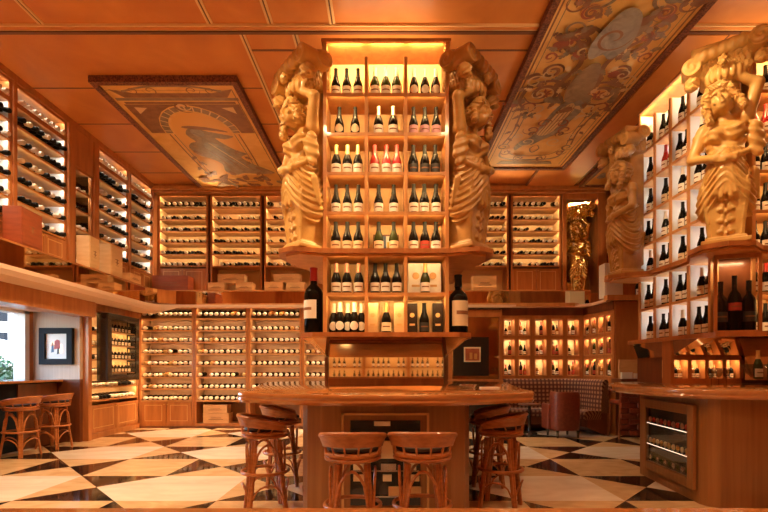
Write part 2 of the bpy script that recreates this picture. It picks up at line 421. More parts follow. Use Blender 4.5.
# ------------------------------------------------------------------ wall wine cabinets
def cabinet(name, loc, rz, w, z0, z1, zs, label, group, depth=.40, pitch=.118, back='cell_back', doors=None, light=(WARM, 4), side='wood', top_extra=None,
            where='', niche=False, nb=None, top_display=True, skip=None, variants=(0, 0, 1, 2, 3), frame=.045, yfront=.03, ly=-.0):
    """local: x along the wall, y into it, z up; zs = heights of the shelf tops, highest first"""
    root = empty(name, loc, rz, label, 'wine cabinet', group)
    c = MB()
    c.box(0, 0, z0, frame, depth, z1, side); c.box(w-frame, 0, z0, w, depth, z1, side)
    c.box(frame, depth-.02, z0, w-frame, depth, z1, back)
    c.box(frame, 0, z1-.03, w-frame, depth-.02, z1, side)
    c.box(frame, 0.0, z0, w-frame, depth-.02, z0+.06, side)
    # bright inner cheeks
    c.box(frame, .02, zs[-1], frame+.006, depth-.02, z1-.03, back); c.box(w-frame-.006, .02, zs[-1], w-frame, depth-.02, z1-.03, back)
    c.build('carcass', root)
    M0 = Matrix.Translation(loc) @ Matrix.Rotation(rz, 4, 'Z')
    for k, z in enumerate(zs):
        s = MB(); s.box(frame, .0, z-.025, w-frame, depth-.02, z, 'shelf_gold' if back == 'cell_white' else 'wood_light'); s.build('shelf', root)
        top = zs[k-1]-.03 if k else z1-.03
        area('shelf_light', (w/2, ly+.012, top-.004), (math.radians(30), 0, 0), w-2*frame-.04, .02, light[1]*(w/1.1), light[0], parent=root)
        n = nb or int((w-2*frame)/pitch); st = (w-2*frame)/n
        for i in range(n):
            if skip and skip(k, i): continue
            if rnd.random() < .03: continue
            v = rnd.choice(variants)
            x = frame+st*(i+.5)+rnd.uniform(-.006, .006)
            tilt = -.10 if not (k == 0 and top_display) else -.5
            yb = yfront+.31 if tilt > -.2 else yfront+.29
            M = M0 @ Matrix.Translation((x, yb, z+.049+(.012 if tilt > -.2 else .115))) @ Matrix.Rotation(rnd.uniform(-.03, .03), 4, 'Z') @ Matrix.Rotation(-tilt*.5, 4, 'X')
            lying(M, v, '%s bottle of the %s shelf in %s' % (ORD[i] if i < 14 else 'last', ORD[k] if k < 14 else 'low', where), 'bottles lying in '+where)
    if doors:
        za, zb, n = doors
        dw = (w-2*frame)/n
        for i in range(n):
            d = MB(); xa = frame+dw*i+.006; xb = frame+dw*(i+1)-.006
            d.box(xa, -.012, za+.01, xb, .012, zb-.01, 'wood')
            q = .035 if dw > .3 else .02; ix0, ix1, iz0, iz1 = xa+.08, xb-.08, za+.07, zb-.07
            for b in ((ix0, iz0, ix1, iz0+.012), (ix0, iz1-.012, ix1, iz1), (ix0, iz0, ix0+.012, iz1), (ix1-.012, iz0, ix1, iz1)):
                d.box(b[0], -.016, b[1], b[2], -.01, b[3], 'inlay')
            do = d.build('door', root)
            kx = xb-.03 if i % 2 == 0 else xa+.03
            MB().lathe([(.006, 0), (.006, .012), (.012, .016), (.010, .026), (.001, .028)], 'foil_gold', Matrix.Translation((kx, -.012, zb-.06)) @ Matrix.Rotation(PI/2, 4, 'X'), seg=8).build('knob', do)
    return root
UZ = [4.97-.268*k for k in range(6)]
grpU = 'tall wine cabinets of the upper gallery'
# left gallery wall (x along +Y, facing +X)
for (ya, yb, lb, wh) in ((5.42, 6.52, 'gallery wine cabinet at the near end of the left wall', 'nearest left gallery cabinet'),
                         (6.57, 7.64, 'gallery wine cabinet behind the upright red-brown wooden case', 'left gallery cabinet behind red case'),
                         (8.44, 9.46, 'gallery wine cabinet behind the wider pale upright box', 'left gallery cabinet behind pale box'),
                         (9.52, 10.42, 'left gallery wine cabinet against the far corner', 'left gallery cabinet by corner')):
    UZl = [4.80-.272*k for k in range(6)]
    r = cabinet('wine_cabinet', (-5.30, ya, 0), PI/2, yb-ya, 3.0, 5.08, UZl, lb, grpU, back='cell_white', light=(WHITE, 2.5), yfront=-.05, ly=-.0, doors=(3.02, 3.40, 2), where=wh, nb=8, top_display=True, variants=(3, 3, 3, 0, 1))
    t = MB(); w = yb-ya
    t.box(0, 0, 5.08, w, .3, 5.12, 'wood'); t.box(0, 0, 5.34, w, .3, 5.38, 'wood'); t.box(0, .28, 5.12, w, .3, 5.34, 'cell_white'); t.box(0, 0, 5.12, .05, .3, 5.34, 'wood'); t.box(w-.05, 0, 5.12, w, .3, 5.34, 'wood')
    t.build('transom', r)
    area('shelf_light', (w/2, .02, 5.33), (math.radians(40), 0, 0), w-.12, .02, 3.5, WHITE, parent=r)
    M0 = Matrix.Translation((-5.30, ya, 0)) @ Matrix.Rotation(PI/2, 4, 'Z')
    for i in range(8):
        lying(M0 @ Matrix.Translation((.07+(w-.14)*(i+.5)/8, .26, 5.165)) @ Matrix.Rotation(.04, 4, 'X') , 0, '%s bottle of the transom row above %s' % (ORD[i], wh), 'bottles in the transom above '+wh)
# narrow glazed cabinet between
S_('column_gallery', (-5.6, 7.64, 3.0, -5.26, 7.80, 5.38, 'wood'), (-5.6, 8.30, 3.0, -5.26, 8.44, 5.38, 'wood'), (-5.6, 7.8, 4.75, -5.28, 8.3, 5.38, 'wood'), (-5.6, 6.52, 3.0, -5.27, 6.57, 5.38, 'wood'), (-5.6, 9.46, 3.0, -5.27, 9.52, 5.38, 'wood'), (-5.6, 10.42, 3.0, -5.27, 10.6, 5.38, 'wood'))
nc = cabinet('wine_cabinet', (-5.32, 7.80, 0), PI/2, .50, 3.0, 4.75, [4.38, 4.05, 3.72, 3.42, 3.12], 'narrow glazed cabinet of bottles between two gallery wall cabinets', grpU, where='narrow glazed gallery cabinet', back='mirror_dim', light=(WHITE, 2.5), nb=3, top_display=False)
gd = MB(); gd.box(.03, -.02, 3.08, .47, -.014, 4.7, 'pane_glass'); g = gd.build('glass_door', nc)
fr = MB()
for b in ((.0, 3.05, .04, 4.75), (.46, 3.05, .5, 4.75), (0, 4.7, .5, 4.75), (0, 3.05, .5, 3.1)): fr.box(b[0], -.03, b[1], b[2], -.005, b[3], 'wood')
fr.build('door_frame', nc)
# upper back wall
def low_crates_zone(root_x, w): pass
UB = [5.00-.268*k for k in range(6)]
for (xa, xb, lb, wh, drs) in ((-5.26, -4.10, 'upper back wall wine cabinet in the left corner', 'upper back cabinet in left corner', True),
                         (-4.05, -2.86, 'upper back wall wine cabinet above three wooden crates', 'upper back cabinet above three crates', False),
                         (-2.81, -1.62, 'upper back wall wine cabinet beside the left carved figure', 'upper back cabinet beside left figure', False),
                         (1.15, 2.83, 'upper back wall wine cabinet beside the right carved figure of the tower', 'upper back cabinet beside right figure', False),
                         (2.88, 4.04, 'upper back wall wine cabinet next to the gold figure niche', 'upper back cabinet next to gold figure', True)):
    cabinet('wine_cabinet', (xa, 10.6, 0), 0, xb-xa, 3.0, 5.29, UB, lb, grpU, depth=.42, back='cell_back', light=(WARM, 4.2), yfront=-.01, doors=(3.02, 3.60, 2) if drs else None, where=wh, pitch=.125, variants=(0, 0, 0, 1, 3, 3))
# lower back wall
LZ = [2.38-.255*k for k in range(8)]
for (xa, xb, lb, wh, drs) in ((-5.36, -4.17, 'lower back wall wine cabinet with two inlaid doors below', 'lower back cabinet with inlaid doors', True),
                         (-4.16, -3.00, 'lower back wall wine cabinet with wooden crates in its bottom niche', 'lower back cabinet above crates', False),
                         (-2.99, -1.83, 'lower back wall wine cabinet half hidden by the bar counter', 'lower back cabinet near bar counter', False),
                         (-1.82, -.66, 'lower back wall wine cabinet behind the large red capped bottle', 'lower back cabinet behind big bottle', False)):
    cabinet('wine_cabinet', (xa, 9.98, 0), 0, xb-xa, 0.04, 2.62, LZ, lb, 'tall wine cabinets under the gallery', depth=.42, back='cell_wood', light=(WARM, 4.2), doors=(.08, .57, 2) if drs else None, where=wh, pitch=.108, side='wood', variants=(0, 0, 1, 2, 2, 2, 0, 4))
# plinth
S_('baseboard_back', (-5.4, 9.95, 0, 2.5, 9.98, .04, 'wood_dark'))
# side passage cabinet (faces +X) with doors and a black framed display on it
cabinet('wine_cabinet', (-5.36, 8.27, 0), PI/2, 1.68, .10, 2.36, [1.98, 1.72, 1.46, 1.20, .94, .70], 'wine cabinet on the short left wall behind the black framed display', 'tall wine cabinets under the gallery', where='side wall cabinet behind black display', doors=(.12, .62, 2), light=(WARM, 3), pitch=.12, top_display=False)
bd = empty('display_case', (-5.36, 8.47, 1.06), PI/2, 'black framed glazed display case of bottles hung on the left side wall', 'display case')
m = MB(); w, h, d = 1.08, 1.26, .24
for b in ((0, 0, w, .11), (0, h-.11, w, h), (0, .11, .13, h-.11), (w-.13, .11, w, h-.11)): m.box(b[0], -d, b[1], b[2], -.03, b[3], 'black_lacquer')
m.build('frame', bd, bevel=.006)
MB().box(.1, -.05, .1, w-.1, -.04, h-.1, 'cell_back').build('back_panel', bd)
MB().box(.12, -d+.01, .1, w-.12, -d+.015, h-.1, 'pane_glass').build('glass_pane', bd)
for k in range(4): MB().box(.13, -d+.03, .14+.26*k, w-.13, -.05, .155+.26*k, 'wood_light').build('shelf', bd)
for k in range(4): area('shelf_light', (w/2, -d+.04, .38+.26*k), (math.radians(30), 0, 0), w-.3, .02, 2.2, WARM, parent=bd)
bM = Matrix.Translation((-5.36, 8.47, 1.06)) @ Matrix.Rotation(PI/2, 4, 'Z')
for k in range(4):
    for i in range(7):
        q = (bM @ Vector((.19+i*.115, -.13, .156+.26*k)))
        put_bottle(bottle_proto('burgundy', 'glass_dark', 'label_cream', 'foil_gold', .20, .032), q, '%s small bottle on the %s shelf up of the black display case' % (ORD[i], ORD[k]), 'small bottles in the black display case', PI/2)

# mirrored parapet of the gallery
def parapet():
    r = empty('mirrored_parapet', (-5.0, 8, 2.66), 0, 'low mirrored parapet with wooden cap along the left gallery edge', 'parapet', 'mirrored parapets of the gallery')
    m = MB(); m.box(-.02, -11.6, 0, .0, 1.55, .31, 'mirror'); m.build('mirror_panel', r)
    MB().box(-.30, -11.6, .31, .012, 2.0, .335, 'wood').build('cap', r)
    r = empty('mirrored_parapet', (0, 10.15, 2.70), 0, 'low mirrored parapet along the back gallery left of the tower', 'parapet', 'mirrored parapets of the gallery')
    pts = [(-5.0, 9.55), (-4.9, 9.85), (-4.6, 10.08), (-4.2, 10.15), (-.5, 10.15)]
    m = MB(); m.loft([[(x, y-10.15, 0), (x, y-10.15, .29), (x, y-10.13, .29), (x, y-10.13, 0)] for x, y in pts], 'mirror'); m.build('mirror_panel', r)
    MB().box(-5.0, -.02, .29, -.5, .44, .315, 'wood_light').build('cap', r)
    r = empty('mirrored_parapet', (0, 10.15, 2.70), 0, 'low mirrored parapet along the back gallery right of the tower', 'parapet', 'mirrored parapets of the gallery')
    MB().box(.5, -.02, 0, 4.5, 0, .29, 'mirror').build('mirror_panel', r); MB().box(.5, -.02, .29, 4.5, .44, .315, 'wood_light').build('cap', r)
parapet()

# wooden boxes and crates
def crate(x, y, z, w, d, h, mat, label, rz=0, group=None, name='wooden_crate', cat='crate', mark=True):
    r = empty(name, (x, y, z), rz, label, cat, group)
    m = MB(); m.box(-w/2, -d/2, 0, w/2, d/2, h, mat); m.build('box', r, bevel=.004)
    if h > w:  # upright case: sliding front panel
        l = MB(); l.box(-w/2+.02, -d/2-.008, .02, w/2-.02, -d/2, h-.02, mat); lo = l.build('lid', r, bevel=.002)
        if mark:
            q = MB()
            for a, b_, c, e in ((-.04, .45, .04, .47), (-.012, .40, .012, .58), (-.05, .55, .05, .565), (-.03, .36, .03, .37)):
                q.box(a*w/.3, -d/2-.010, b_*h, c*w/.3, -d/2-.007, e*h, 'paint_brown')
            q.build('burned_mark', lo)
    else:
        l = MB(); l.box(-w/2-.004, -d/2-.004, h-.018, w/2+.004, d/2+.004, h, mat); l.build('lid', r, bevel=.002)
        q = MB(); q.box(-w*.28, -d/2-.006, h*.35, w*.28, -d/2-.001, h*.40, 'paint_brown'); q.box(-w*.2, -d/2-.006, h*.5, w*.2, -d/2-.001, h*.54, 'paint_brown'); q.build('burned_mark', r)
    return r
crate(-5.13, 6.50, 2.996, .46, .24, .52, 'crate_red', 'upright red-brown wooden case on the left parapet', PI/2+.12)
crate(-5.13, 7.92, 2.996, .30, .22, .55, 'crate_pale', 'narrower pale upright wooden box on the left parapet', PI/2+.05)
crate(-5.13, 8.55, 2.996, .44, .24, .56, 'crate_pale', 'wider pale upright wooden box on the left parapet', PI/2+.08)
crate(-5.10, 9.15, 2.996, .40, .24, .16, 'crate_wood', 'low wooden crate on the left parapet past the pale boxes', PI/2)
crate(-4.80, 10.37, 3.016, .80, .30, .34, 'crate_red', 'long dark red crate standing in the left rear gallery corner', 0)
crate(-3.78, 10.37, 3.016, .36, .28, .19, 'crate_wood', 'left lower one of three small crates on the rear parapet'); crate(-3.16, 10.37, 3.016, .36, .28, .19, 'crate_wood', 'right lower one of three small crates on the rear parapet')
crate(-3.42, 10.40, 3.21, .36, .24, .20, 'crate_wood', 'small crate bridging two others on the rear parapet') if False else crate(-3.47, 10.40, 3.207, .60, .22, .19, 'crate_wood', 'crate laid across two others on the rear parapet')
crate(-2.50, 10.37, 3.016, .40, .28, .20, 'crate_wood', 'lower small crate left of the carved figure on the rear parapet'); crate(-2.02, 10.37, 3.016, .40, .28, .2, 'crate_wood', 'lower small crate nearest the left carved figure')
crate(-2.22, 10.40, 3.217, .60, .22, .19, 'crate_wood', 'upper crate of the stack beside the left carved figure')
crate(2.20, 10.37, 3.016, .52, .28, .34, 'crate_wood', 'wooden crate on the rear parapet right of the tower')
crate(-3.62, 10.10, .10, .62, .3, .42, 'crate_wood', 'wooden crate in the bottom niche of a lower wine cabinet') if False else None
crate(-3.70, 10.14, .10, .56, .28, .22, 'crate_wood', 'bottom wooden crate in the niche of a lower wine cabinet')
crate(-3.72, 10.14, .32, .52, .26, .18, 'crate_wood', 'top wooden crate in the niche of a lower wine cabinet')

# ------------------------------------------------------------------ ceiling paintings
def painting(name, label, X0, X1, Y0, Y1, draw, z=ZC-.07, border=.085):
    r = empty(name, ((X0+X1)/2, (Y0+Y1)/2, z), 0, label, 'painting', 'painted ceiling panels')
    w, l = X1-X0, Y1-Y0; f = MB()
    for b in ((-w/2, -l/2, w/2, -l/2+border), (-w/2, l/2-border, w/2, l/2), (-w/2, -l/2+border, -w/2+border, l/2-border), (w/2-border, -l/2+border, w/2, l/2-border)):
        f.box(b[0], b[1], -.03, b[2], b[3], .065, 'frame_mosaic')
    f.build('frame', r)
    c = MB(); c.box(-w/2+border, -l/2+border, 0, w/2-border, l/2-border, .06, 'canvas_ochre')
    L = [0]
    def lay(): L[0] += 1; return -.00012*L[0]-.0003
    U = lambda p: ((p[0]-.5)*(w-2*border), (p[1]-.5)*(l-2*border))
    def poly(pts, mat, sm=0):
        P = [U(p) for p in pts]
        if sm: P = [q[:2] for q in catmull([(*p, 0) for p in P], sm)]
        z = lay(); n = len(P); cx = sum(p[0] for p in P)/n; cy = sum(p[1] for p in P)/n
        c.add([(x, y, z) for x, y in P], [tuple(range(n))], mat)
    def stroke(pts, wd, mat, sm=6, taper=True, closed=False):
        P = [Vector((*U(p), 0)) for p in pts]
        if sm: P = [Vector(q) for q in catmull([tuple(p) for p in P], sm, closed)]
        z = lay(); n = len(P); v = []
        for i, p in enumerate(P):
            t = (P[(i+1) % n]-P[i-1]) if closed else (P[min(i+1, n-1)]-P[max(i-1, 0)])
            t.normalize(); nn = Vector((-t.y, t.x, 0)); k = wd*(math.sin(PI*(i+.6)/(n+.2))**.6 if taper else 1)
            v += [(p.x+nn.x*k, p.y+nn.y*k, z), (p.x-nn.x*k, p.y-nn.y*k, z)]
        fs = [(2*i, 2*i+1, 2*i+3, 2*i+2) for i in range(n-1)]
        if closed: fs.append((2*n-2, 2*n-1, 1, 0))
        c.add(v, fs, mat)
    draw(poly, stroke, w, l); c.build('painted_canvas', r)
    return r
def spiral(cx, cy, r, turns, a0, asp, dirn=1, n=14):
    return [(cx+r*(1-t/n*.85)*math.cos(a0+dirn*turns*2*PI*t/n), cy+asp*r*(1-t/n*.85)*math.sin(a0+dirn*turns*2*PI*t/n)) for t in range(n+1)]
def leafsprig(stroke, poly, x, y, a, s, asp, mat, n=5):
    pts = [(x+math.cos(a)*s*t, y+math.sin(a)*s*t*asp) for t in (0, .5, 1)]
    stroke(pts, .012, mat)
    for k in range(n):
        t = (k+.6)/n
        for sg in (-1, 1):
            b = a+sg*.8; px, py = x+math.cos(a)*s*t, y+math.sin(a)*s*t*asp
            q = s*.38*(1.1-t)
            stroke([(px, py), (px+math.cos(b)*q*.5, py+math.sin(b)*q*.5*asp), (px+math.cos(b-.3*sg)*q, py+math.sin(b-.3*sg)*q*asp)], .022*s*9, mat, 3)
def draw_left(poly, stroke, w, l):
    # v=0 near the camera (pediment), v=1 far (garden)
    A = w/l
    # pediment (near edge) with scrolls
    poly([(.03, .035), (.2, .06), (.8, .06), (.97, .035), (.90, .09), (.10, .09)], 'paint_brown')
    stroke([(.12, .05), (.3, .022), (.5, .015), (.7, .022), (.88, .05)], .022, 'paint_grey', taper=False)
    for s in (-1, 1):
        stroke([(.5+s*(x), y) for x, y in [(q[0]-.5, q[1]) for q in spiral(.66, .043, .06, 1.3, 0, .5)]], .008, 'paint_brown')
        stroke([(.5+s*(x), y) for x, y in [(q[0]-.5, q[1]) for q in spiral(.80, .043, .05, 1.3, 0, .5)]], .008, 'paint_brown')
    stroke([(.02, .10), (.98, .10)], .035, 'paint_grey', 0, False); stroke([(.06, .125), (.94, .125)], .03, 'paint_brown', 0, False)
    # arch spandrels: area between entablature and arch
    arch = [(.5+.34*math.cos(t), .36-.22*math.sin(t)*1) for t in [PI*i/16 for i in range(17)]]
    inner = [(.5+.26*math.cos(t), .36-.17*math.sin(t)) for t in [PI*i/16 for i in range(17)]]
    for s in (-1, 1):
        poly([(.5+s*.46, .135), (.5+s*.46, .36), (.5+s*.34, .36)]+[(.5+s*.34*math.cos(t), .36-.22*math.sin(t)) for t in (.3, .6, .9, 1.2, 1.4)]+[(.5+s*.02, .135)], 'paint_brown')
        poly([(.5+s*.40, .155), (.5+s*.40, .205), (.5+s*.30, .16)], 'paint_pale')
    stroke([(.5+.30*math.cos(t), .36-.195*math.sin(t)) for t in [PI*i/12 for i in range(13)]], .06, 'paint_grey', 3, False)
    for i in range(15):
        t = PI*(i+.5)/15; stroke([(.5+.272*math.cos(t), .36-.178*math.sin(t)), (.5+.33*math.cos(t), .36-.213*math.sin(t))], .012, 'paint_pale', 0, False)
    stroke(spiral(.5, .15, .06, 1.2, 0, .5), .02, 'paint_pale'); stroke(spiral(.5, .15, .09, 1, 1, .5), .016, 'paint_brown')
    poly([(.5+.25*math.cos(t), .36-.165*math.sin(t)) for t in [PI*i/16 for i in range(17)]]+[(.25, .7), (.3, .9), (.7, .9), (.75, .7)], 'ochre')
    # columns
    for s in (-1, 1): stroke([(.5+s*.31, .37), (.5+s*.31, .62), (.5+s*.29, .82)], .012, 'paint_brown', 3, False); stroke([(.5+s*.27, .37), (.5+s*.27, .60), (.5+s*.25, .78)], .007, 'paint_grey', 3, False)
    # robed figure reclining
    poly0, stroke0 = poly, stroke; G = lambda P: [(.53+(x-.54)*1.35, .56+(y-.56)*1.12) for x, y in P]
    poly = lambda P, m_, sm=0: poly0(G(P), m_, sm); stroke = lambda P, w_, m_, sm=6, taper=True, closed=False: stroke0(G(P), w_, m_, sm, taper, closed)
    poly([(.40, .38), (.44, .345), (.50, .35), (.56, .37), (.66, .395), (.70, .41), (.63, .43), (.57, .42), (.60, .47), (.66, .53), (.72, .56), (.66, .59), (.70, .65), (.80, .72), (.84, .76), (.74, .77), (.60, .76), (.52, .78), (.46, .74), (.48, .66), (.42, .60), (.36, .57), (.34, .50), (.38, .46), (.42, .45), (.40, .41)], 'paint_grey', 3)
    poly([(.44, .36), (.48, .345), (.52, .365), (.51, .40), (.47, .41), (.44, .39)], 'paint_blue', 3)
    poly([(.40, .335), (.45, .325), (.56, .335), (.66, .36), (.68, .375), (.57, .36), (.46, .35)], 'paint_brown', 2)
    poly([(.46, .47), (.53, .46), (.58, .52), (.60, .60), (.56, .66), (.50, .62), (.45, .55)], 'paint_blue', 3)
    for k in range(6): stroke([(.44+.03*k, .5+.02*k), (.50+.03*k, .60+.01*k), (.52+.045*k, .74)], .012, 'paint_blue' if k % 2 else 'paint_brown', 4)
    stroke([(.5, .46), (.56, .55), (.66, .70)], .012, 'paint_pale', 4)
    poly, stroke = poly0, stroke0
    for i in range(34):
        x = rnd.uniform(.06, .94); y = rnd.uniform(.80, .97); leafsprig(stroke, poly, x, y, rnd.uniform(0, 6.3), .13, A, rnd.choice(['paint_brown', 'paint_grey', 'paint_brown']), 4)
    for s in (-1, 1):
        for k in range(5): leafsprig(stroke, poly, .5+s*(.22+.02*k), .50+.06*k, PI/2+s*(-.6 if k % 2 else .6), .10, A, 'paint_brown', 3)
    stroke([(.2, .86), (.4, .83), (.6, .87), (.8, .84)], .02, 'paint_brown')
    stroke([(.02, .02), (.98, .02), (.98, .98), (.02, .98)], .008, 'paint_brown', 0, False, True)
painting('ceiling_painting', 'painted ceiling panel with robed figure under an arch, left of the tower', -4.25, -2.13, 6.56, 10.62, draw_left)
def draw_right(poly, stroke, w, l):
    A = w/l
    stroke([(.03, .012), (.97, .012), (.97, .988), (.03, .988)], .012, 'paint_brown', 0, False, True)
    stroke([(.07, .03), (.93, .03), (.93, .97), (.07, .97)], .006, 'paint_grey', 0, False, True)
    # far: swag boat
    stroke([(.14, .84), (.16, .90), (.30, .925), (.5, .93), (.7, .925), (.84, .90), (.86, .84)], .03, 'paint_grey')
    stroke([(.2, .84), (.28, .88), (.5, .895), (.72, .88), (.8, .84)], .015, 'paint_brown')
    for s in (-1, 1):
        stroke(spiral(.5+s*.36, .82, .07, 1.4, 0, .5*2*A, s), .014, 'paint_grey')
        stroke([(.5+s*.36, .58), (.5+s*.34, .70), (.5+s*.38, .80)], .014, 'paint_brown', 4, False); stroke([(.5+s*.31, .56), (.5+s*.30, .70), (.5+s*.33, .80)], .009, 'paint_grey', 4, False)
        for k in range(4): leafsprig(stroke, poly, .5+s*.36, .60+.05*k, PI/2+s*(.8 if k % 2 else -.8), .08, A, 'paint_brown', 3)
    poly([(.2, .94), (.8, .94), (.84, .965), (.16, .965)], 'paint_grey')
    # pale draped figure with blue mantle
    poly([(.54, .48), (.60, .46), (.68, .48), (.70, .54), (.66, .60), (.68, .66), (.62, .72), (.52, .76), (.44, .80), (.36, .80), (.30, .84), (.26, .82), (.30, .77), (.38, .74), (.40, .68), (.42, .62), (.46, .54)], 'paint_blue', 3)
    poly([(.52, .54), (.58, .52), (.63, .56), (.60, .62), (.60, .68), (.54, .72), (.46, .73), (.42, .71), (.46, .64), (.48, .58)], 'paint_pale', 3)
    for k in range(5): stroke([(.50+.03*k, .53), (.47+.035*k, .62), (.44+.03*k, .73)], .008, 'paint_grey' if k % 2 else 'paint_brown', 4)
    stroke([(.60, .46), (.70, .52), (.66, .62), (.56, .72), (.40, .78)], .035, 'paint_blue'); stroke([(.5, .80), (.55, .83), (.50, .86), (.45, .83)], .015, 'paint_grey', 4, True, True)
    # acanthus scrolls with red flowers (middle), on both sides
    for s in (-1, 1):
        for (cx, cy, r, a) in ((.24, .47, .16, .3), (.30, .24, .17, 2.2), (.26, .08, .14, 1.0), (.22, .36, .09, 3)):
            stroke([(.5+s*(x-.5+.24-.0), y) for x, y in spiral(1-cx-.24, cy, r, 1.6, a, A*1.0)], .034, 'paint_brown' if cy > .2 else 'paint_grey')
            stroke([(.5+s*(x-.5+.24), y) for x, y in spiral(1-cx-.24, cy, r*.8, 1.2, a+.6, A*1.0)], .010, 'paint_pale')
        fx = .5+s*.24
        for k in range(7):
            t = 2*PI*k/7; poly([(fx+.075*math.cos(t+q)*m_, .47+.075*A*math.sin(t+q)*m_) for q, m_ in ((-.4, .5), (0, 1), (.4, .5), (0, .1))], 'paint_red')
        for k in range(16):
            leafsprig(stroke, poly, .5+s*rnd.uniform(.10, .42), rnd.uniform(.1, .56), rnd.uniform(0, 6.3), .17, A, rnd.choice(['paint_brown', 'paint_grey', 'paint_red', 'paint_brown']), 4)
        stroke([(.5+s*.06, .50), (.5+s*.16, .42), (.5+s*.10, .32), (.5+s*.2, .24), (.5+s*.36, .2)], .035, 'paint_brown'); stroke([(.5+s*.02, .44), (.5+s*.2, .40), (.5+s*.40, .42), (.5+s*.44, .50), (.5+s*.36, .55)], .03, 'paint_brown')
    for k in range(26):
        cx, cy, r_, a_ = rnd.uniform(.08, .42), rnd.choice([rnd.uniform(.04, .56), rnd.uniform(.04, .56), rnd.uniform(.6, .92)]), rnd.uniform(.04, .10), rnd.uniform(0, 6.3)
        mt = rnd.choice(['paint_brown', 'paint_grey', 'paint_red', 'paint_pale', 'paint_brown'])
        for s in (-1, 1): stroke([(.5+s*x, y) for x, y in spiral(cx, cy, r_, 1.3, a_, A)], .016, mt)
    for k in range(30):
        x_, y_, a_ = rnd.uniform(.06, .44), rnd.uniform(.03, .6), rnd.uniform(0, 6.3); mt = rnd.choice(['paint_brown', 'paint_pale', 'paint_grey', 'paint_brown'])
        for s in (-1, 1): leafsprig(stroke, poly, .5+s*x_, y_, a_ if s > 0 else PI-a_, .10, A, mt, 3)
    poly([(.40, .36), (.46, .30), (.54, .30), (.60, .36), (.62, .42), (.56, .47), (.46, .48), (.40, .43)], 'paint_grey', 3)
    poly([(.36, .22), (.42, .12), (.5, .10), (.60, .13), (.66, .22), (.58, .28), (.5, .26), (.42, .28)], 'paint_blue', 3)
    stroke(spiral(.5, .2, .14, 1.2, 0, A), .02, 'paint_brown')
painting('ceiling_painting', 'large painted ceiling panel with scrolls and pale draped figure, right of tower', 1.86, 3.68, 4.55, 9.50, draw_right)
def draw_far(poly, stroke, w, l):
    A = w/l
    for i in range(24): leafsprig(stroke, poly, rnd.uniform(.1, .9), rnd.uniform(.05, .95), rnd.uniform(0, 6.3), .2, A, rnd.choice(['paint_brown', 'paint_grey', 'paint_blue']), 4)
    poly([(.2, .4), (.5, .3), (.8, .5), (.7, .8), (.4, .85), (.2, .6)], 'paint_grey', 3); poly([(.35, .5), (.55, .4), (.68, .6), (.5, .75)], 'paint_pale', 3)
painting('ceiling_painting', 'small painted ceiling panel at the far right above the gold figure', 4.36, 6.2, 8.3, 10.4, draw_far)

# ------------------------------------------------------------------ carved figures (signed distance field -> mesh)
def surface_nets(F, org, h):
    nx, ny, nz = F.shape; s = F < 0
    c = [F[i:nx-1+i, j:ny-1+j, k:nz-1+k] for i in (0, 1) for j in (0, 1) for k in (0, 1)]
    ins = sum((q < 0).astype(np.int8) for q in c); act = (ins > 0) & (ins < 8)
    idx = -np.ones(act.shape, np.int64); I = np.argwhere(act); idx[act] = np.arange(len(I))
    off = np.array([(i, j, k) for i in (0, 1) for j in (0, 1) for k in (0, 1)], float)
    V = np.stack([q[act] for q in c], 1); acc = np.zeros((len(I), 3)); cnt = np.zeros(len(I))
    for a in range(8):
        for b in range(a+1, 8):
            if np.abs(off[a]-off[b]).sum() != 1: continue
            fa, fb = V[:, a], V[:, b]; cr = (fa < 0) != (fb < 0); t = np.where(cr, fa/np.where(cr, fa-fb, 1), 0)
            p = off[a][None]+t[:, None]*(off[b]-off[a])[None]; acc += p*cr[:, None]; cnt += cr
    P = (I+acc/cnt[:, None])*h+np.array(org)
    faces = []
    def quads(ax):
        sl = [slice(1, -1)]*3; sl[ax] = slice(0, -1); s2 = list(sl); s2[ax] = slice(1, None)
        A = s[tuple(sl)]; B = s[tuple(s2)]; E = np.argwhere(A != B)
        full = np.ones(3, int); full[ax] = 0; E = E+full
        u, v = [(1, 2), (2, 0), (0, 1)][ax]
        d = [(0, 0), (-1, 0), (-1, -1), (0, -1)]; q = []
        for du, dv in d:
            e = E.copy(); e[:, u] += du; e[:, v] += dv; q.append(idx[e[:, 0], e[:, 1], e[:, 2]])
        q = np.stack(q, 1); inside = s[E[:, 0], E[:, 1], E[:, 2]]
        q[~inside] = q[~inside][:, ::-1]
        faces.append(q)
    for ax in range(3): quads(ax)
    Q = np.concatenate(faces); Q = Q[(Q >= 0).all(1)]
    return P, Q
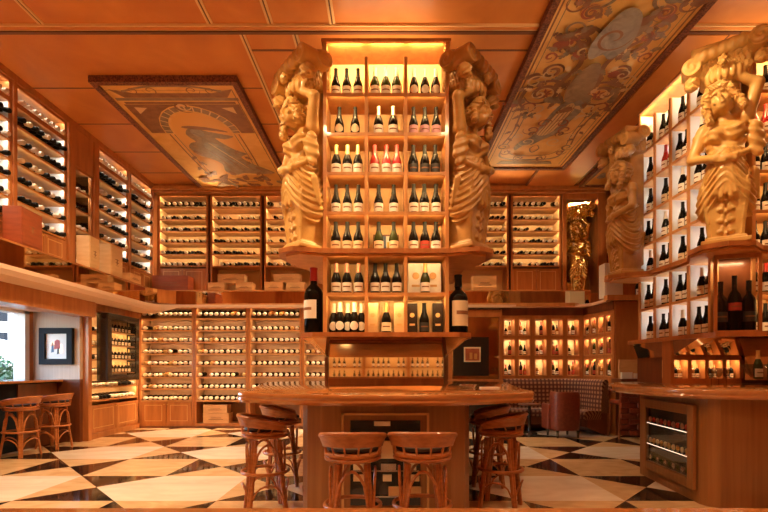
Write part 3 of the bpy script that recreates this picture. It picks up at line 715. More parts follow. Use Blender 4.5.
def statue_mesh(mirror=False):
    h = .0105; x = np.arange(-.50, .51, h, dtype=np.float32); y = np.arange(-.42, .30, h, dtype=np.float32); z = np.arange(-.03, 2.36, h, dtype=np.float32)
    X, Y, Z = np.meshgrid(x, y, z, indexing='ij')
    def ell(c, r):
        dx, dy, dz = (X-c[0])/r[0], (Y-c[1])/r[1], (Z-c[2])/r[2]; k = np.sqrt(dx*dx+dy*dy+dz*dz)
        return (k-1)*min(r)
    def cap(a, b, ra, rb):
        a = np.array(a, np.float32); b = np.array(b, np.float32); d = b-a; L = float(d@d)
        t = np.clip(((X-a[0])*d[0]+(Y-a[1])*d[1]+(Z-a[2])*d[2])/L, 0, 1)
        return np.sqrt((X-a[0]-t*d[0])**2+(Y-a[1]-t*d[1])**2+(Z-a[2]-t*d[2])**2)-(ra+(rb-ra)*t)
    def box(c, hs, r=.01):
        q = [np.abs(A-c[i])-hs[i]+r for i, A in enumerate((X, Y, Z))]
        return np.sqrt(sum(np.maximum(k, 0)**2 for k in q))+np.minimum(np.maximum(np.maximum(q[0], q[1]), q[2]), 0)-r
    def cyl(c, axis, R, H):
        A = (X-c[0], Y-c[1], Z-c[2]); a = A[axis]; o = [A[i] for i in range(3) if i != axis]; rr = np.sqrt(o[0]**2+o[1]**2)
        rel = .008*np.sin(rr*95+np.arctan2(o[1], o[0]))
        return np.maximum(rr-R, np.abs(a)-H-rel)
    def U(*ds, k=.02):
        d = ds[0]
        for e in ds[1:]:
            hh = np.clip(.5+.5*(e-d)/k, 0, 1); d = e*(1-hh)+d*hh-k*hh*(1-hh)
        return d
    TH = np.arctan2(X, -Y)
    # herm pillar
    t = np.clip(Z/.85, 0, 1); wx = .165+.09*t; wy = .15+.06*t
    herm = np.maximum(np.maximum(np.abs(X)-wx, np.abs(Y-.03)-wy), np.maximum(Z-.66, -Z))*.95
    rim = np.maximum(np.abs(np.abs(X)-(wx-.03))-.006, np.abs(Y-.03+wy)-.010); rim = np.maximum(rim, np.abs(Z-.42)-.36)
    herm = np.minimum(herm, rim)
    base = np.minimum(box((0, .03, .02), (.24, .22, .03)), box((0, .03, .065), (.20, .185, .02)))
    leaves = None
    for i, zz in enumerate((.13, .25, .37, .49)):
        yw = -(.15+.06*zz/.85)+.03
        for sx in (-1, 1):
            e = U(ell((sx*.045, yw, zz+.01), (.042, .03, .028)), ell((sx*.03, yw, zz+.045), (.022, .026, .035)), k=.01)
            leaves = e if leaves is None else np.minimum(leaves, e)
        leaves = np.minimum(leaves, ell((0, yw, zz-.02), (.02, .032, .03)))
    lower = U(np.minimum(herm, base), leaves, k=.008)
    # drapery: swags hanging between the front knot and the hips
    aT = np.abs(np.sin(TH)); q = Z+.30*aT**1.3
    RQ = np.interp(q, [.60, .70, .84, .96, 1.10, 1.25], [.245, .285, .285, .262, .215, .185]).astype(np.float32)
    rho = np.sqrt((X/1.0)**2+((Y-.01)/.86)**2)
    fold = .013*np.sin(78*q+1.3*np.sin(3*TH))+.006*np.sin(150*q+4*aT)
    hips = np.maximum(np.maximum((rho-RQ-fold)*.8, (.60-q)*.8), Z-1.06)
    pleat = None
    for k in range(5):
        xx = -.06+.03*k; e = cap((xx*.6, -.225, .90), (xx*1.5, -.20, .55-.04*(k % 2)), .018, .024); pleat = e if pleat is None else U(pleat, e, k=.01)
    knot = U(ell((0, -.235, .91), (.085, .05, .05)), cap((-.10, -.20, .94), (.08, -.235, .89), .028, .03), cap((-.09, -.21, .88), (.10, -.20, .95), .026, .026), k=.012)
    belt = U(cap((-.22, -.05, 1.0), (-.08, -.20, .93), .028, .03), cap((.24, -.03, 1.03), (.08, -.20, .93), .028, .03), k=.02)
    tails = cap((.27, .0, .80), (.30, .05, .50), .045, .02)+.008*np.sin(90*X)
    drape = U(hips, pleat, knot, belt, tails, k=.018)
    # torso
    torso = U(ell((0, 0, 1.0), (.175, .145, .20)), ell((0, .01, 1.22), (.20, .15, .22)), cap((-.19, .01, 1.36), (.20, .01, 1.41), .075, .08), ell((-.095, -.12, 1.23), (.085, .085, .085)), ell((.095, -.12, 1.25), (.085, .085, .085)), ell((0, -.10, .97), (.12, .09, .11)), k=.05)
    cloth = np.clip((1.40-Z)*8, 0, 1)*np.clip((Z-1.02)*8, 0, 1)
    torso += cloth*(.007*np.sin(70*(Z-.5*X+.12*np.sin(9*X))+3*np.cos(2*TH)))-cloth*.006
    sash = cap((-.20, .13, 1.10), (.0, .12, 1.06), .02, .028)
    fl = None
    for p, r in (((.27, -.05, 1.28), .05), ((.30, -.04, 1.18), .055), ((.26, -.08, 1.08), .05), ((.33, -.02, 1.07), .035), ((.30, -.05, .97), .04), ((.24, -.10, 1.20), .04), ((-.25, -.04, 1.18), .045), ((-.28, -.03, 1.27), .04)):
        e = ell(p, (r, r*.8, r*1.3)); fl = e if fl is None else U(fl, e, k=.07)
    fl += .006*np.sin(60*Z+30*X)
    # arms
    armu = U(cap((.20, 0, 1.41), (.30, -.03, 1.74), .078, .062), cap((.30, -.03, 1.74), (.02, -.13, 1.905), .058, .04), k=.03)
    armd = U(cap((-.22, 0, 1.35), (-.33, -.06, 1.03), .072, .056), cap((-.33, -.06, 1.03), (-.10, -.245, .93), .052, .036), k=.03)
    hands = None
    for k in range(4):
        e = cap((-.09, -.255, .95-.02*k), (-.02+.005*k, -.275, .935-.022*k), .013, .010); hands = e if hands is None else np.minimum(hands, e)
        e = cap((.02, -.14, 1.925-.02*k), (-.07, -.135, 1.93-.022*k), .013, .010); hands = np.minimum(hands, e)
    hands = np.minimum(hands, cap((-.10, -.24, .96), (-.05, -.25, .985), .013, .010))
    hands = U(hands, ell((-.10, -.25, .93), (.045, .03, .045)), ell((.03, -.135, 1.90), (.05, .03, .045)), k=.012)
    # head, tilted to the figure's right and down
    hc = np.array((-.05, -.11, 1.60)); ca, sa = math.cos(.30), math.sin(.30)
    hx = (X-hc[0])*ca+(Z-hc[2])*sa; hz = -(X-hc[0])*sa+(Z-hc[2])*ca; hy = Y-hc[1]
    hy, hz = hy*math.cos(.2)-hz*math.sin(.2), hy*math.sin(.2)+hz*math.cos(.2)
    hx, hy, hz = hx/1.2, hy/1.2, hz/1.2
    def hel(c, r): dx, dy, dz = (hx-c[0])/r[0], (hy-c[1])/r[1], (hz-c[2])/r[2]; return (np.sqrt(dx*dx+dy*dy+dz*dz)-1)*min(r)*1.2
    face = U(hel((0, 0, 0), (.088, .10, .122)), hel((0, -.055, -.075), (.045, .042, .045)), k=.03)
    face = U(face, hel((0, -.108, -.014), (.015, .028, .040)), hel((0, -.092, .042), (.062, .024, .015)), hel((0, -.102, -.060), (.028, .018, .009)), hel((0, -.100, -.078), (.022, .016, .009)), hel((-.045, -.075, -.03), (.028, .022, .028)), hel((.045, -.075, -.03), (.028, .022, .028)), k=.008)
    for sx in (-1, 1):
        e = hel((sx*.037, -.100, .014), (.026, .026, .017)); face = np.maximum(face, -e); face = np.minimum(face, hel((sx*.037, -.082, .012), (.017, .014, .010)))
    neck = cap((0, -.01, 1.40), (-.03, -.07, 1.53), .062, .058)
    hair = None
    rr = random.Random(3)
    for k in range(11):
        a = PI*(k/10); e = hel((.105*math.cos(a), -.035, .035+.105*math.sin(a)), (.042, .055, .042)); hair = e if hair is None else U(hair, e, k=.015)
    hair = U(hair, hel((0, .05, .03), (.125, .11, .135)), k=.03)
    for sx in (-1, 1):
        P0 = (sx*.11, -.02, .02); q = [P0, (sx*.145, -.02, -.05), (sx*.12, -.03, -.12), (sx*.16, -.02, -.18)]
        for a_, b_ in zip(q, q[1:]): hair = U(hair, hel(tuple((np.array(a_)+np.array(b_))/2), (.036, .04, .05)), k=.012)
    hair += .011*np.sin(85*hx+30*np.sin(22*hz))*np.cos(28*hz+14*hx)+.006*np.sin(110*hz)
    body = U(torso, sash, fl, k=.025); body = U(body, armu, armd, neck, k=.03); body = U(body, hands, face, hair, k=.010)
    # capital
    capb = U(ell((0, .0, 1.93), (.20, .17, .14)), box((0, .06, 2.03), (.25, .17, .12), .03), k=.04)+.012*np.sin(40*TH)*np.cos(45*Z)
    roll = cap((-.25, -.17, 2.13), (.17, -.17, 2.19), .068, .068)+.006*np.sin(70*X); roll2 = box((-.03, .02, 2.20), (.31, .20, .06), .03)
    vol = None
    for c, ax, R, H in (((-.33, -.10, 2.05), 1, .10, .11), ((.31, -.12, 2.15), 1, .105, .12), ((.37, .05, 2.15), 0, .10, .06), ((-.38, .06, 2.13), 0, .10, .06)):
        e = cyl(c, ax, R, H); vol = e if vol is None else U(vol, e, k=.02)
    mk = None
    for c in ((.34, -.14, 1.97), (-.33, -.12, 1.88)):
        e = U(ell(c, (.085, .085, .075)), ell((c[0], c[1]-.08, c[2]-.01), (.02, .025, .025)), ell((c[0]-.035, c[1]-.07, c[2]+.02), (.022, .02, .014)), ell((c[0]+.035, c[1]-.07, c[2]+.02), (.022, .02, .014)), ell((c[0], c[1]-.05, c[2]-.07), (.06, .05, .03)), k=.01)
        e += .007*np.sin(90*X+30*Z)*np.cos(70*Z); mk = e if mk is None else np.minimum(mk, e)
    rose = ell((-.03, -.24, 2.0), (.05, .04, .06))+.01*np.sin(100*X)*np.sin(90*Z)
    fol = None
    for k in range(9):
        a = -1.4+2.8*k/8; e = ell((.19*math.sin(a), -.17*math.cos(a), 1.90), (.036, .036, .075)); fol = e if fol is None else U(fol, e, k=.01)
    ab = cap((.12, -.24, 1.80), (.36, -.10, 1.84), .018, .018)
    cpt = U(capb, roll, roll2, vol, mk, rose, fol, k=.018)
    spine = box((0, .14, 1.15), (.15, .12, 1.0), .03)
    F = U(lower, drape, k=.02); F = U(F, body, k=.02); F = U(F, cpt, k=.02); F = np.minimum(F, spine)
    F[0], F[-1] = 1, 1; F[:, 0], F[:, -1] = 1, 1; F[:, :, 0], F[:, :, -1] = 1, 1
    F = np.maximum(F, -(Z))
    P, Q = surface_nets(F, (x[0], y[0], z[0]), h)
    if mirror: P = P*np.array((-1, 1, 1)); Q = Q[:, ::-1]
    me = bpy.data.meshes.new('carved_figure'); me.vertices.add(len(P)); me.vertices.foreach_set('co', P.astype(np.float32).ravel())
    me.loops.add(len(Q)*4); me.polygons.add(len(Q)); me.polygons.foreach_set('loop_start', np.arange(0, len(Q)*4, 4)); me.loops.foreach_set('vertex_index', Q.ravel().astype(np.int32))
    me.polygons.foreach_set('use_smooth', [True]*len(Q)); me.update(calc_edges=True); me.validate()
    return me
ME_A = statue_mesh(False); ME_B = ME_A.copy()
co = np.empty(len(ME_B.vertices)*3, np.float32); ME_B.vertices.foreach_get('co', co); co[0::3] *= -1; ME_B.vertices.foreach_set('co', co); ME_B.flip_normals(); ME_B.update()
def statue(me, loc, rz, mat, label, sc=1, cat='carved figure'):
    m2 = me.copy(); m2.materials.clear(); m2.materials.append(MATS[mat])
    o = bpy.data.objects.new('carved_figure', m2); COL.objects.link(o); o.location = loc; o.rotation_euler.z = rz; o.scale = (sc*.95, sc, sc)
    tag(o, label, cat, 'carved caryatid figures'); return o
Z2, Z1 = 2.61, 1.69
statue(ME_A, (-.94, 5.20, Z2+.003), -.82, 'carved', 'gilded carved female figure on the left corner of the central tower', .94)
statue(ME_B, (.94, 5.20, Z2+.003), .82, 'carved_dark', 'gilded carved female figure on the right corner of the central tower', .94)
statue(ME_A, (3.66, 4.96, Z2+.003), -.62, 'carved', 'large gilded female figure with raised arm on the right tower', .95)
statue(ME_B, (3.40, 6.58, Z2+.003), -1.45, 'carved_dark', 'gilded carved figure on the far corner of the right tower', .89)

# ------------------------------------------------------------------ display towers
SZ = [4.36, 3.92, 3.48, 3.04, 2.61, 2.14, 1.69]     # shelf tops
def shelf_face(root, M, w, ncol, depth, back, lcol, lpow, zs=SZ, low=False):
    """front at local y=0, facing -y"""
    fr = MB(); fr.box(-.04, 0, Z1, 0, depth, 4.92, 'wood_light', M); fr.box(w, 0, Z1, w+.04, depth, 4.92, 'wood_light', M); fr.build('side_panel', root)
    MB().box(0, depth-.02, Z1, w, depth, 4.92, back, M).build('back_panel', root)
    cw = w/ncol
    for c in range(1, ncol):
        dv_ = MB().box(c*cw-.018, 0, Z1, c*cw+.018, depth-.02, 4.76, 'wood_light', M)
        if low: dv_.box(c*cw-.020, .02, Z1, c*cw+.020, depth-.02, 4.755, 'cell_white', M)
        dv_.build('divider', root)
    if low: MB().box(0, .02, Z1, .004, depth-.02, 4.9, 'cell_white', M).build('side_lining', root)
    for k, z in enumerate(zs):
        if z not in (Z1, Z2): MB().box(0, .004, z-.035, w, depth-.02, z, 'wood_light', M).build('shelf', root)
        top = (zs[k-1]-.04) if k else 4.90
        if z == SZ[5]: top = Z2-.07
        for c in range(ncol):
            p = M @ Vector(((c+.5)*cw, .0, top-.004)); rz = M.to_euler().z
            if low and k == 0: area('shelf_light', M @ Vector(((c+.5)*cw, .01, 4.90)), (math.radians(62), 0, rz), cw-.04, .03, 2.6, GOLD)
            if low: area('shelf_light', M @ Vector(((c+.5)*cw, depth-.05, z+.012)), (PI-.25, 0, rz), cw-.08, .025, lpow, lcol)
            else: area('shelf_light', p, (math.radians(62 if k == 0 else 28), 0, rz), cw-.07, .02, lpow*(2.4 if k == 0 else 1), lcol)
def tower(name, X, Y, label, side):
    root = empty(name, (0, 0, Z1-.6), 0, label, 'display tower', 'display towers of bottles')
    root.location = (0, 0, 0)
    return root
# central
T = tower('display_tower', 0, 0, 'tall central wooden tower of lit shelves rising from the bar counter', 0)
M = Matrix.Translation((-.66, 5.11, 0))
shelf_face(T, M, 1.32, 3, .40, 'cell_back', GOLD, 2.6)
def octo(hw, y0, y1, c): return [(-hw+c, y0), (hw-c, y0), (hw, y0+c), (hw, y1), (-hw, y1), (-hw, y0+c)]
m = MB(); m.box(-.72, 5.09, 4.92, .72, 5.9, 4.95, 'wood'); m.build('cornice', T)
MB().box(-.60, 5.95, 4.70, .60, 7.0, ZC, 'wood').build('ceiling_block', T)
MB().box(-.68, 5.52, Z1, .68, 7.0, 4.80, 'wood').build('core', T)
m = MB(); P = [(-.70, 5.03), (.70, 5.03), (.80, 5.0), (1.0, 4.93), (1.18, 5.05), (1.22, 5.3), (1.15, 5.6), (1.0, 5.9), (1.0, 6.9), (-1.0, 6.9), (-1.0, 5.9), (-1.15, 5.6), (-1.22, 5.3), (-1.18, 5.05), (-1.0, 4.93), (-.80, 5.0)]
m.prism(P, Z2-.05, Z2, 'wood'); m.prism([(x*.94, 5.9+(y-5.9)*.94) for x, y in P], Z2-.075, Z2-.05, 'wood_light'); m.build('ledge', T)
m = MB(); m.prism([(-.80, 5.0), (.80, 5.0), (.94, 5.08), (.98, 5.3), (.98, 6.9), (-.98, 6.9), (-.98, 5.3), (-.94, 5.08)], Z1-.05, Z1, 'wood'); m.build('ledge', T)
def splay(root, top, bot, z1, z0, mat):
    n = len(top)
    for i in range(n-1):
        a, b, c, d = top[i], top[i+1], bot[i+1], bot[i]
        MB().add([(*a, z1), (*b, z1), (*c, z0), (*d, z0)], [(0, 1, 2, 3)], mat).build('mirror_splay', root)
splay(T, [(-.93, 6.5), (-.93, 5.2), (-.82, 5.04), (.82, 5.04), (.93, 5.2), (.93, 6.5)], [(-.72, 6.5), (-.72, 5.62), (-.70, 5.60), (.70, 5.60), (.72, 5.62), (.72, 6.5)], Z1-.05, 1.43, 'mirror')
m = MB(); m.box(-.70, 5.60, 1.18, .70, 5.62, 1.43, 'mirror'); m.build('mirror_front', T)
MB().box(-.70, 5.62, 1.102, .70, 7.0, 1.64, 'wood_dark').build('pedestal', T)
m = MB(); m.box(-.74, 5.56, 1.10, .74, 5.62, 1.17, 'wood'); m.box(-.73, 5.585, 1.17, .73, 5.62, 1.19, 'wood_light'); m.build('plinth_rail', T)
for sx in (-1, 1): MB().box(sx*.72-.02, 5.55, 1.10, sx*.72+.02, 5.62, 1.43, 'wood_dark').build('post', T)
# right tower
R = tower('display_tower', 0, 0, 'wooden tower of white lit shelves above the right counter', 0)
MR = Matrix.Translation((3.64, 6.60, 0)) @ Matrix.Rotation(-PI/2, 4, 'Z')
shelf_face(R, MR, 1.40, 4, .34, 'cell_white', (1, .93, .82), 2.6, low=True)
MF = Matrix.Translation((4.06, 5.05, 0))
shelf_face(R, MF, 1.32, 3, .40, 'cell_back', GOLD, 2.4)
m = MB(); m.box(3.62, 5.2, 4.92, 5.4, 6.64, 4.95, 'wood'); m.box(4.02, 5.03, 4.92, 5.4, 5.2, 4.95, 'wood'); m.build('cornice', R)
MB().box(4.2, 5.9, 4.94, 5.3, 6.5, ZC, 'wood').build('ceiling_block', R)
MB().box(4.0, 5.47, Z1, 5.4, 6.58, 4.8, 'wood').build('core', R)
P = [(3.55, 6.78), (3.2, 6.75), (3.14, 6.5), (3.3, 6.30), (3.54, 6.2), (3.56, 5.45), (3.38, 5.15), (3.36, 4.9), (3.52, 4.72), (3.80, 4.72), (4.02, 4.9), (4.3, 4.97), (5.5, 4.97), (5.5, 6.78)]
m = MB(); m.prism(P, Z2-.05, Z2, 'wood'); m.prism([(4.3+(x-4.3)*.95, 5.8+(y-5.8)*.95) for x, y in P], Z2-.075, Z2-.05, 'wood_light'); m.build('ledge', R)
P2 = [(3.52, 6.7), (3.52, 5.12), (3.58, 5.0), (4.02, 4.87), (4.3, 4.94), (5.5, 4.96), (5.5, 6.7)]
MB().prism(P2, Z1-.05, Z1, 'wood').build('ledge', R)
splay(R, [(3.54, 6.6), (3.56, 5.24), (3.68, 5.08), (4.02, 5.0), (5.5, 5.0)], [(3.56, 6.5), (3.56, 5.75), (3.60, 5.72), (4.35, 5.70), (5.5, 5.70)], Z1-.05, 1.44, 'mirror')
MB().prism([(3.58, 6.55), (3.58, 5.90), (5.4, 5.90), (5.4, 6.55)], 1.102, 1.64, 'wood_dark').build('pedestal', R)
m = MB(); nx = [3.66+.215*i for i in range(4)]  # niches built in place of the reflection in the pedestal mirror
m.box(3.54, 5.72, 1.102, 4.42, 5.90, 1.17, 'wood'); m.box(3.54, 5.72, 1.40, 4.42, 5.90, 1.64, 'wood')
for i in range(5): m.box(3.54+.215*i-.0, 5.72, 1.17, 3.54+.215*i+.045, 5.89, 1.40, 'wood')
m.box(3.54, 5.885, 1.17, 4.42, 5.90, 1.40, 'cell_back'); m.build('reflection_niches', R)
MB().box(4.45, 5.70, 1.15, 5.5, 5.72, 1.44, 'mirror').build('mirror_front', R)
for i in range(4):
    area('niche_light', (3.67+.215*i, 5.75, 1.395), (math.radians(25), 0, 0), .13, .02, .7, WARM)  # lights the niches that model the reflection
    for j in range(2):
        put_bottle(bottle_proto('bordeaux', ['glass_dark', 'glass_amber'][(i+j) % 2], 'label_cream', 'foil_gold', .17, .026), (3.645+.215*i+.06*j, 5.80, 1.171), '%s tiny bottle in the %s niche modelled as a reflection in the right tower' % (['left', 'right'][j], ORD[i]), 'tiny bottles of the modelled mirror reflection')
# glazed corner case under the figure
m = MB(); A = Vector((3.60, 5.05, 0)); B = Vector((4.02, 4.92, 0)); d = (B-A).normalized(); nrm = Vector((-d.y, d.x, 0)); wv = (B-A).length
MC = Matrix(((d.x, nrm.x, 0, A.x), (d.y, nrm.y, 0, A.y), (0, 0, 1, 0), (0, 0, 0, 1)))
for b in ((0, Z1, .03, Z2-.075), (wv-.03, Z1, wv, Z2-.075), (0, Z2-.12, wv, Z2-.075), (0, Z1, wv, Z1+.02)): m.box(b[0], -.01, b[1], b[2], .02, b[3], 'wood', MC)
m.build('corner_case_frame', R)
MB().box(.01, .145, Z1+.002, wv-.01, .155, Z2-.08, 'wood_dark', MC).build('corner_case_back', R)
MB().box(.03, 0, Z1+.02, wv-.03, .004, Z2-.12, 'pane_glass', MC).build('corner_case_glass', R)
area('shelf_light', MC @ Vector((wv/2, .03, Z2-.13)), (math.radians(15), 0, math.atan2(d.y, d.x)), .3, .02, 1.6, WARM)
# bottles of the central tower
tw = 'bottles on the central tower'
row_name = ['top', 'second', 'third', 'fourth', 'fifth', 'sixth', 'bottom']; col_name = ['left', 'middle', 'right']
spec = {(0,0):(3,'burgundy','glass_dark','label_white','foil_black','band'), (0,1):(3,'champagne','glass_green','label_white','foil_white','band'), (0,2):(3,'burgundy','glass_dark','label_white','foil_white','round'),
 (1,0):(2,'burgundy','glass_dark','label_cream','foil_black','round'), (1,1):(2,'champagne','glass_dark','label_white','foil_pink','band'), (1,2):(3,'burgundy','glass_dark','label_pink','foil_black','band'),
 (2,0):(3,'champagne','glass_dark','label_white','foil_gold','band'), (2,1):(3,'champagne','glass_red','label_white','foil_red','band'), (2,2):(3,'champagne','glass_dark','label_black','foil_black','band'),
 (3,0):(3,'burgundy','glass_dark','label_white','foil_black','band'), (3,1):(2,'burgundy','glass_dark','label_white','foil_black','band'), (3,2):(3,'champagne','glass_dark','label_white','foil_black','band'),
 (4,0):(3,'champagne','glass_dark','label_cream','foil_black','band'), (4,1):(2,'champagne','glass_green','label_cream','foil_black','band'), (4,2):(3,'champagne','glass_dark','label_white','foil_black','band'),
 (5,0):(3,'champagne','glass_dark','label_white','foil_pink','band'), (5,1):(3,'champagne','glass_dark','label_white','foil_black','band'), (5,2):(1,'champagne','glass_green','label_white','foil_gold','band'),
 (6,0):(5,'champagne','glass_dark','label_white','foil_white','round'), (6,1):(1,'champagne','glass_dark','label_cream','foil_gold','band'), (6,2):(1,'champagne','glass_dark','label_black','foil_black','band')}
looks = {'label_white': 'white labelled', 'label_cream': 'cream labelled', 'label_pink': 'pink labelled', 'label_black': 'black labelled', 'label_red': 'red labelled'}
pos_name = {1: ['single'], 2: ['left', 'right'], 3: ['left', 'centre', 'right'], 5: ['leftmost', 'second', 'centre', 'fourth', 'rightmost']}
for (k, c), (n, kind, gl, lb, fo, shp) in spec.items():
    for i in range(n):
        x = -.66+.44*c+.22+(0 if n == 1 else (i-(n-1)/2)*({2: .17, 3: .125, 5: .078}[n]))+rnd.uniform(-.006, .006)
        y = 5.11+(.12 if n < 5 else (.09 if i % 2 else .17))
        l2 = 'label_red' if (k, c, i) == (4, 2, 1) else lb
        rd = 'red wine' if gl == 'glass_red' else 'dark'
        put_bottle(bottle_proto(kind, gl, l2, fo, .345 if kind == 'champagne' else .335, .055 if kind == 'champagne' else .053, shp), (x, y, SZ[k]+.001),
                   '%s %s bottle, %s, %s row, %s column of the central tower' % (pos_name[n][i], 'red' if gl == 'glass_red' else 'dark', looks[l2], row_name[k], col_name[c]), tw)
# boxes in the lower cells
def giftbox(x, y, z, w, d, h, mat, label, marks='label_white'):
    r = empty('gift_box', (x, y, z), 0, label, 'box', 'gift boxes on the central tower')
    MB().box(-w/2, -d/2, 0, w/2, d/2, h, mat).build('box', r, bevel=.003)
    q = MB(); q.lathe([(w*.22, 0), (w*.22, .003)], marks, Matrix.Translation((0, -d/2, h*.6)) @ Matrix.Rotation(PI/2, 4, 'X'), seg=14); q.build('emblem', r); MB().box(-w*.25, -d/2-.003, h*.25, w*.25, -d/2, h*.32, marks).build('caption_band', r)
for sx in (-1, 1):
    giftbox(sx*.15, 5.24, Z1+.001, .115, .11, .34, 'crate_pale', 'pale tall gift box %s of the gold topped bottle, bottom row' % ('left' if sx < 0 else 'right'), 'inlay')
    giftbox(.44+sx*.145, 5.24, Z1+.001, .12, .11, .34, 'black_lacquer', 'black tall gift box %s of the black bottle, bottom row' % ('left' if sx < 0 else 'right'), 'inlay')
    giftbox(.44+sx*.098, 5.36, SZ[5]+.001, .185, .16, .36, 'white_paint', 'white presentation box panel %s behind the green bottle' % ('left' if sx < 0 else 'right'), 'inlay')
r = empty('framed_print', (0, 5.42, SZ[4]+.001), 0, 'small blue and yellow print standing behind two green bottles', 'framed print')
m = MB(); m.box(-.15, 0, 0, .15, .015, .26, 'wood_dark'); m.build('frame', r); m = MB(); m.box(-.13, -.004, .02, .13, 0, .24, 'blue_paint'); m.box(0.0, -.006, .02, .09, -.003, .24, 'label_white'); m.box(.015, -.008, .03, .06, -.005, .17, 'yellow_paint'); m.build('print', r)
# large format bottles on the ledge
put_bottle(bottle_proto('bordeaux', 'glass_dark', 'label_white', 'foil_red', .74, .108, 'band', (.22, .50)), (-.82, 5.22, Z1+.001), 'very large dark bottle with red cap at the tower ledge left end', 'large format bottles', -.9)
put_bottle(bottle_proto('bordeaux', 'glass_dark', 'label_cream', 'foil_black', .66, .108, 'band', (.12, .55)), (.82, 5.22, Z1+.001), 'very large dark bottle with cream label at the tower ledge right end', 'large format bottles', .5)
# right tower bottles, left face
for k in range(7):
    for c in range(4):
        n = 2 if (k*3+c) % 4 != 1 else 3
        if k >= 5: n = 2 + ((k+c) % 2)
        for i in range(n):
            red = (k == 1 and c == 1)
            p = MR @ Vector((.35*(c+.5)+.02+(i-(n-1)/2)*.104, .075+.02*(i % 2), SZ[k]+.001))
            pr = bottle_proto('champagne' if (k+c) % 3 == 0 else 'burgundy', 'glass_red' if red else 'glass_dark', 'label_white' if (k*2+c) % 5 else 'label_cream', 'foil_white' if (k+c) % 4 == 0 else ('foil_red' if red else 'foil_black'), .335, .051)
            put_bottle(pr, p, '%s %s bottle, %s row, %s column of the right tower white face' % (pos_name[n][i], 'red' if red else 'dark', row_name[k], ['farthest', 'second', 'third', 'nearest'][c]), 'bottles on the right tower side face', -PI/2)
    for i in range(5):
        pr = bottle_proto('burgundy' if k % 2 else 'champagne', 'glass_red' if k == 1 and i < 3 else 'glass_dark', 'label_white', 'foil_red' if k in (1, 5) else 'foil_black', .335, .05)
        put_bottle(pr, (4.14+i*.125+(.11 if i > 2 else 0), 5.05+.12, SZ[k]+.001), '%s bottle of the %s row on the right tower front face' % (ORD[i], row_name[k]), 'bottles on the right tower front face')
for i, (u, v, hh, lab) in enumerate(((.088, .075, .56, 'left'), (.22, .078, .62, 'centre'), (.352, .075, .56, 'right'))):
    p = MC @ Vector((u, v, Z1+.001))
    put_bottle(bottle_proto('bordeaux', 'glass_dark', 'label_red' if i == 1 else 'label_black', 'foil_black', hh, .064, 'band', (.38, .52) if i == 1 else (.2, .4)), p, '%s large dark bottle in the glazed corner case of the right tower' % lab, 'large bottles in the corner case', -.3)

# ------------------------------------------------------------------ central bar counter
def counter_top(name, outline, label, z=1.10, th=.085, k=6, parent=None):
    P = [p[:2] for p in catmull([(*q, 0) for q in outline], k)] if k else outline
    n = len(P); a = sum(P[i][0]*P[(i+1) % n][1]-P[(i+1) % n][0]*P[i][1] for i in range(n))
    if a < 0: P = P[::-1]
    cx = sum(p[0] for p in P)/n; cy = sum(p[1] for p in P)/n
    rings = []
    for s, zz in ((.045, z-th), (.012, z-th), (0, z-th*.75), (.006, z-th*.55), (.0, z-th*.4), (0, z-.02), (.006, z-.006), (.02, z)):
        ring = []
        for i, (x, y) in enumerate(P):
            t = Vector((P[(i+1) % n][0]-P[i-1][0], P[(i+1) % n][1]-P[i-1][1])).normalized(); nn = Vector((-t.y, t.x))
            ring.append((x+nn.x*s, y+nn.y*s, zz))
        rings.append(ring)
    m = MB().loft(rings, 'wood_top'); return m
BC = empty('bar_counter', (0, 4.5, 0), 0, 'central wooden bar counter with curved glossy top around the tower', 'bar counter')
out = [(0, 3.43), (-.45, 3.45), (-.80, 3.58), (-1.02, 3.72), (-1.22, 3.84), (-1.30, 4.05), (-1.34, 4.5), (-1.50, 5.4), (-1.66, 6.5), (-1.2, 6.95), (0, 7.1), (1.2, 6.95), (1.66, 6.5), (1.50, 5.4), (1.34, 4.5), (1.30, 4.05), (1.22, 3.84), (1.02, 3.72), (.80, 3.58), (.45, 3.45)]
o = counter_top('counter_top', [(x, y-4.5) for x, y in out], '').build('counter_top', BC, smooth=True)
m = MB(); body = [(-.52, 3.69), (.52, 3.69), (.64, 3.74), (.70, 3.88), (.74, 4.4), (.88, 5.4), (.95, 6.5), (-.95, 6.5), (-.88, 5.4), (-.74, 4.4), (-.70, 3.88), (-.64, 3.74)]
m.prism([(x, y-4.5) for x, y in body], 0.0, 1.015, 'wood_bar'); m.build('body', BC)
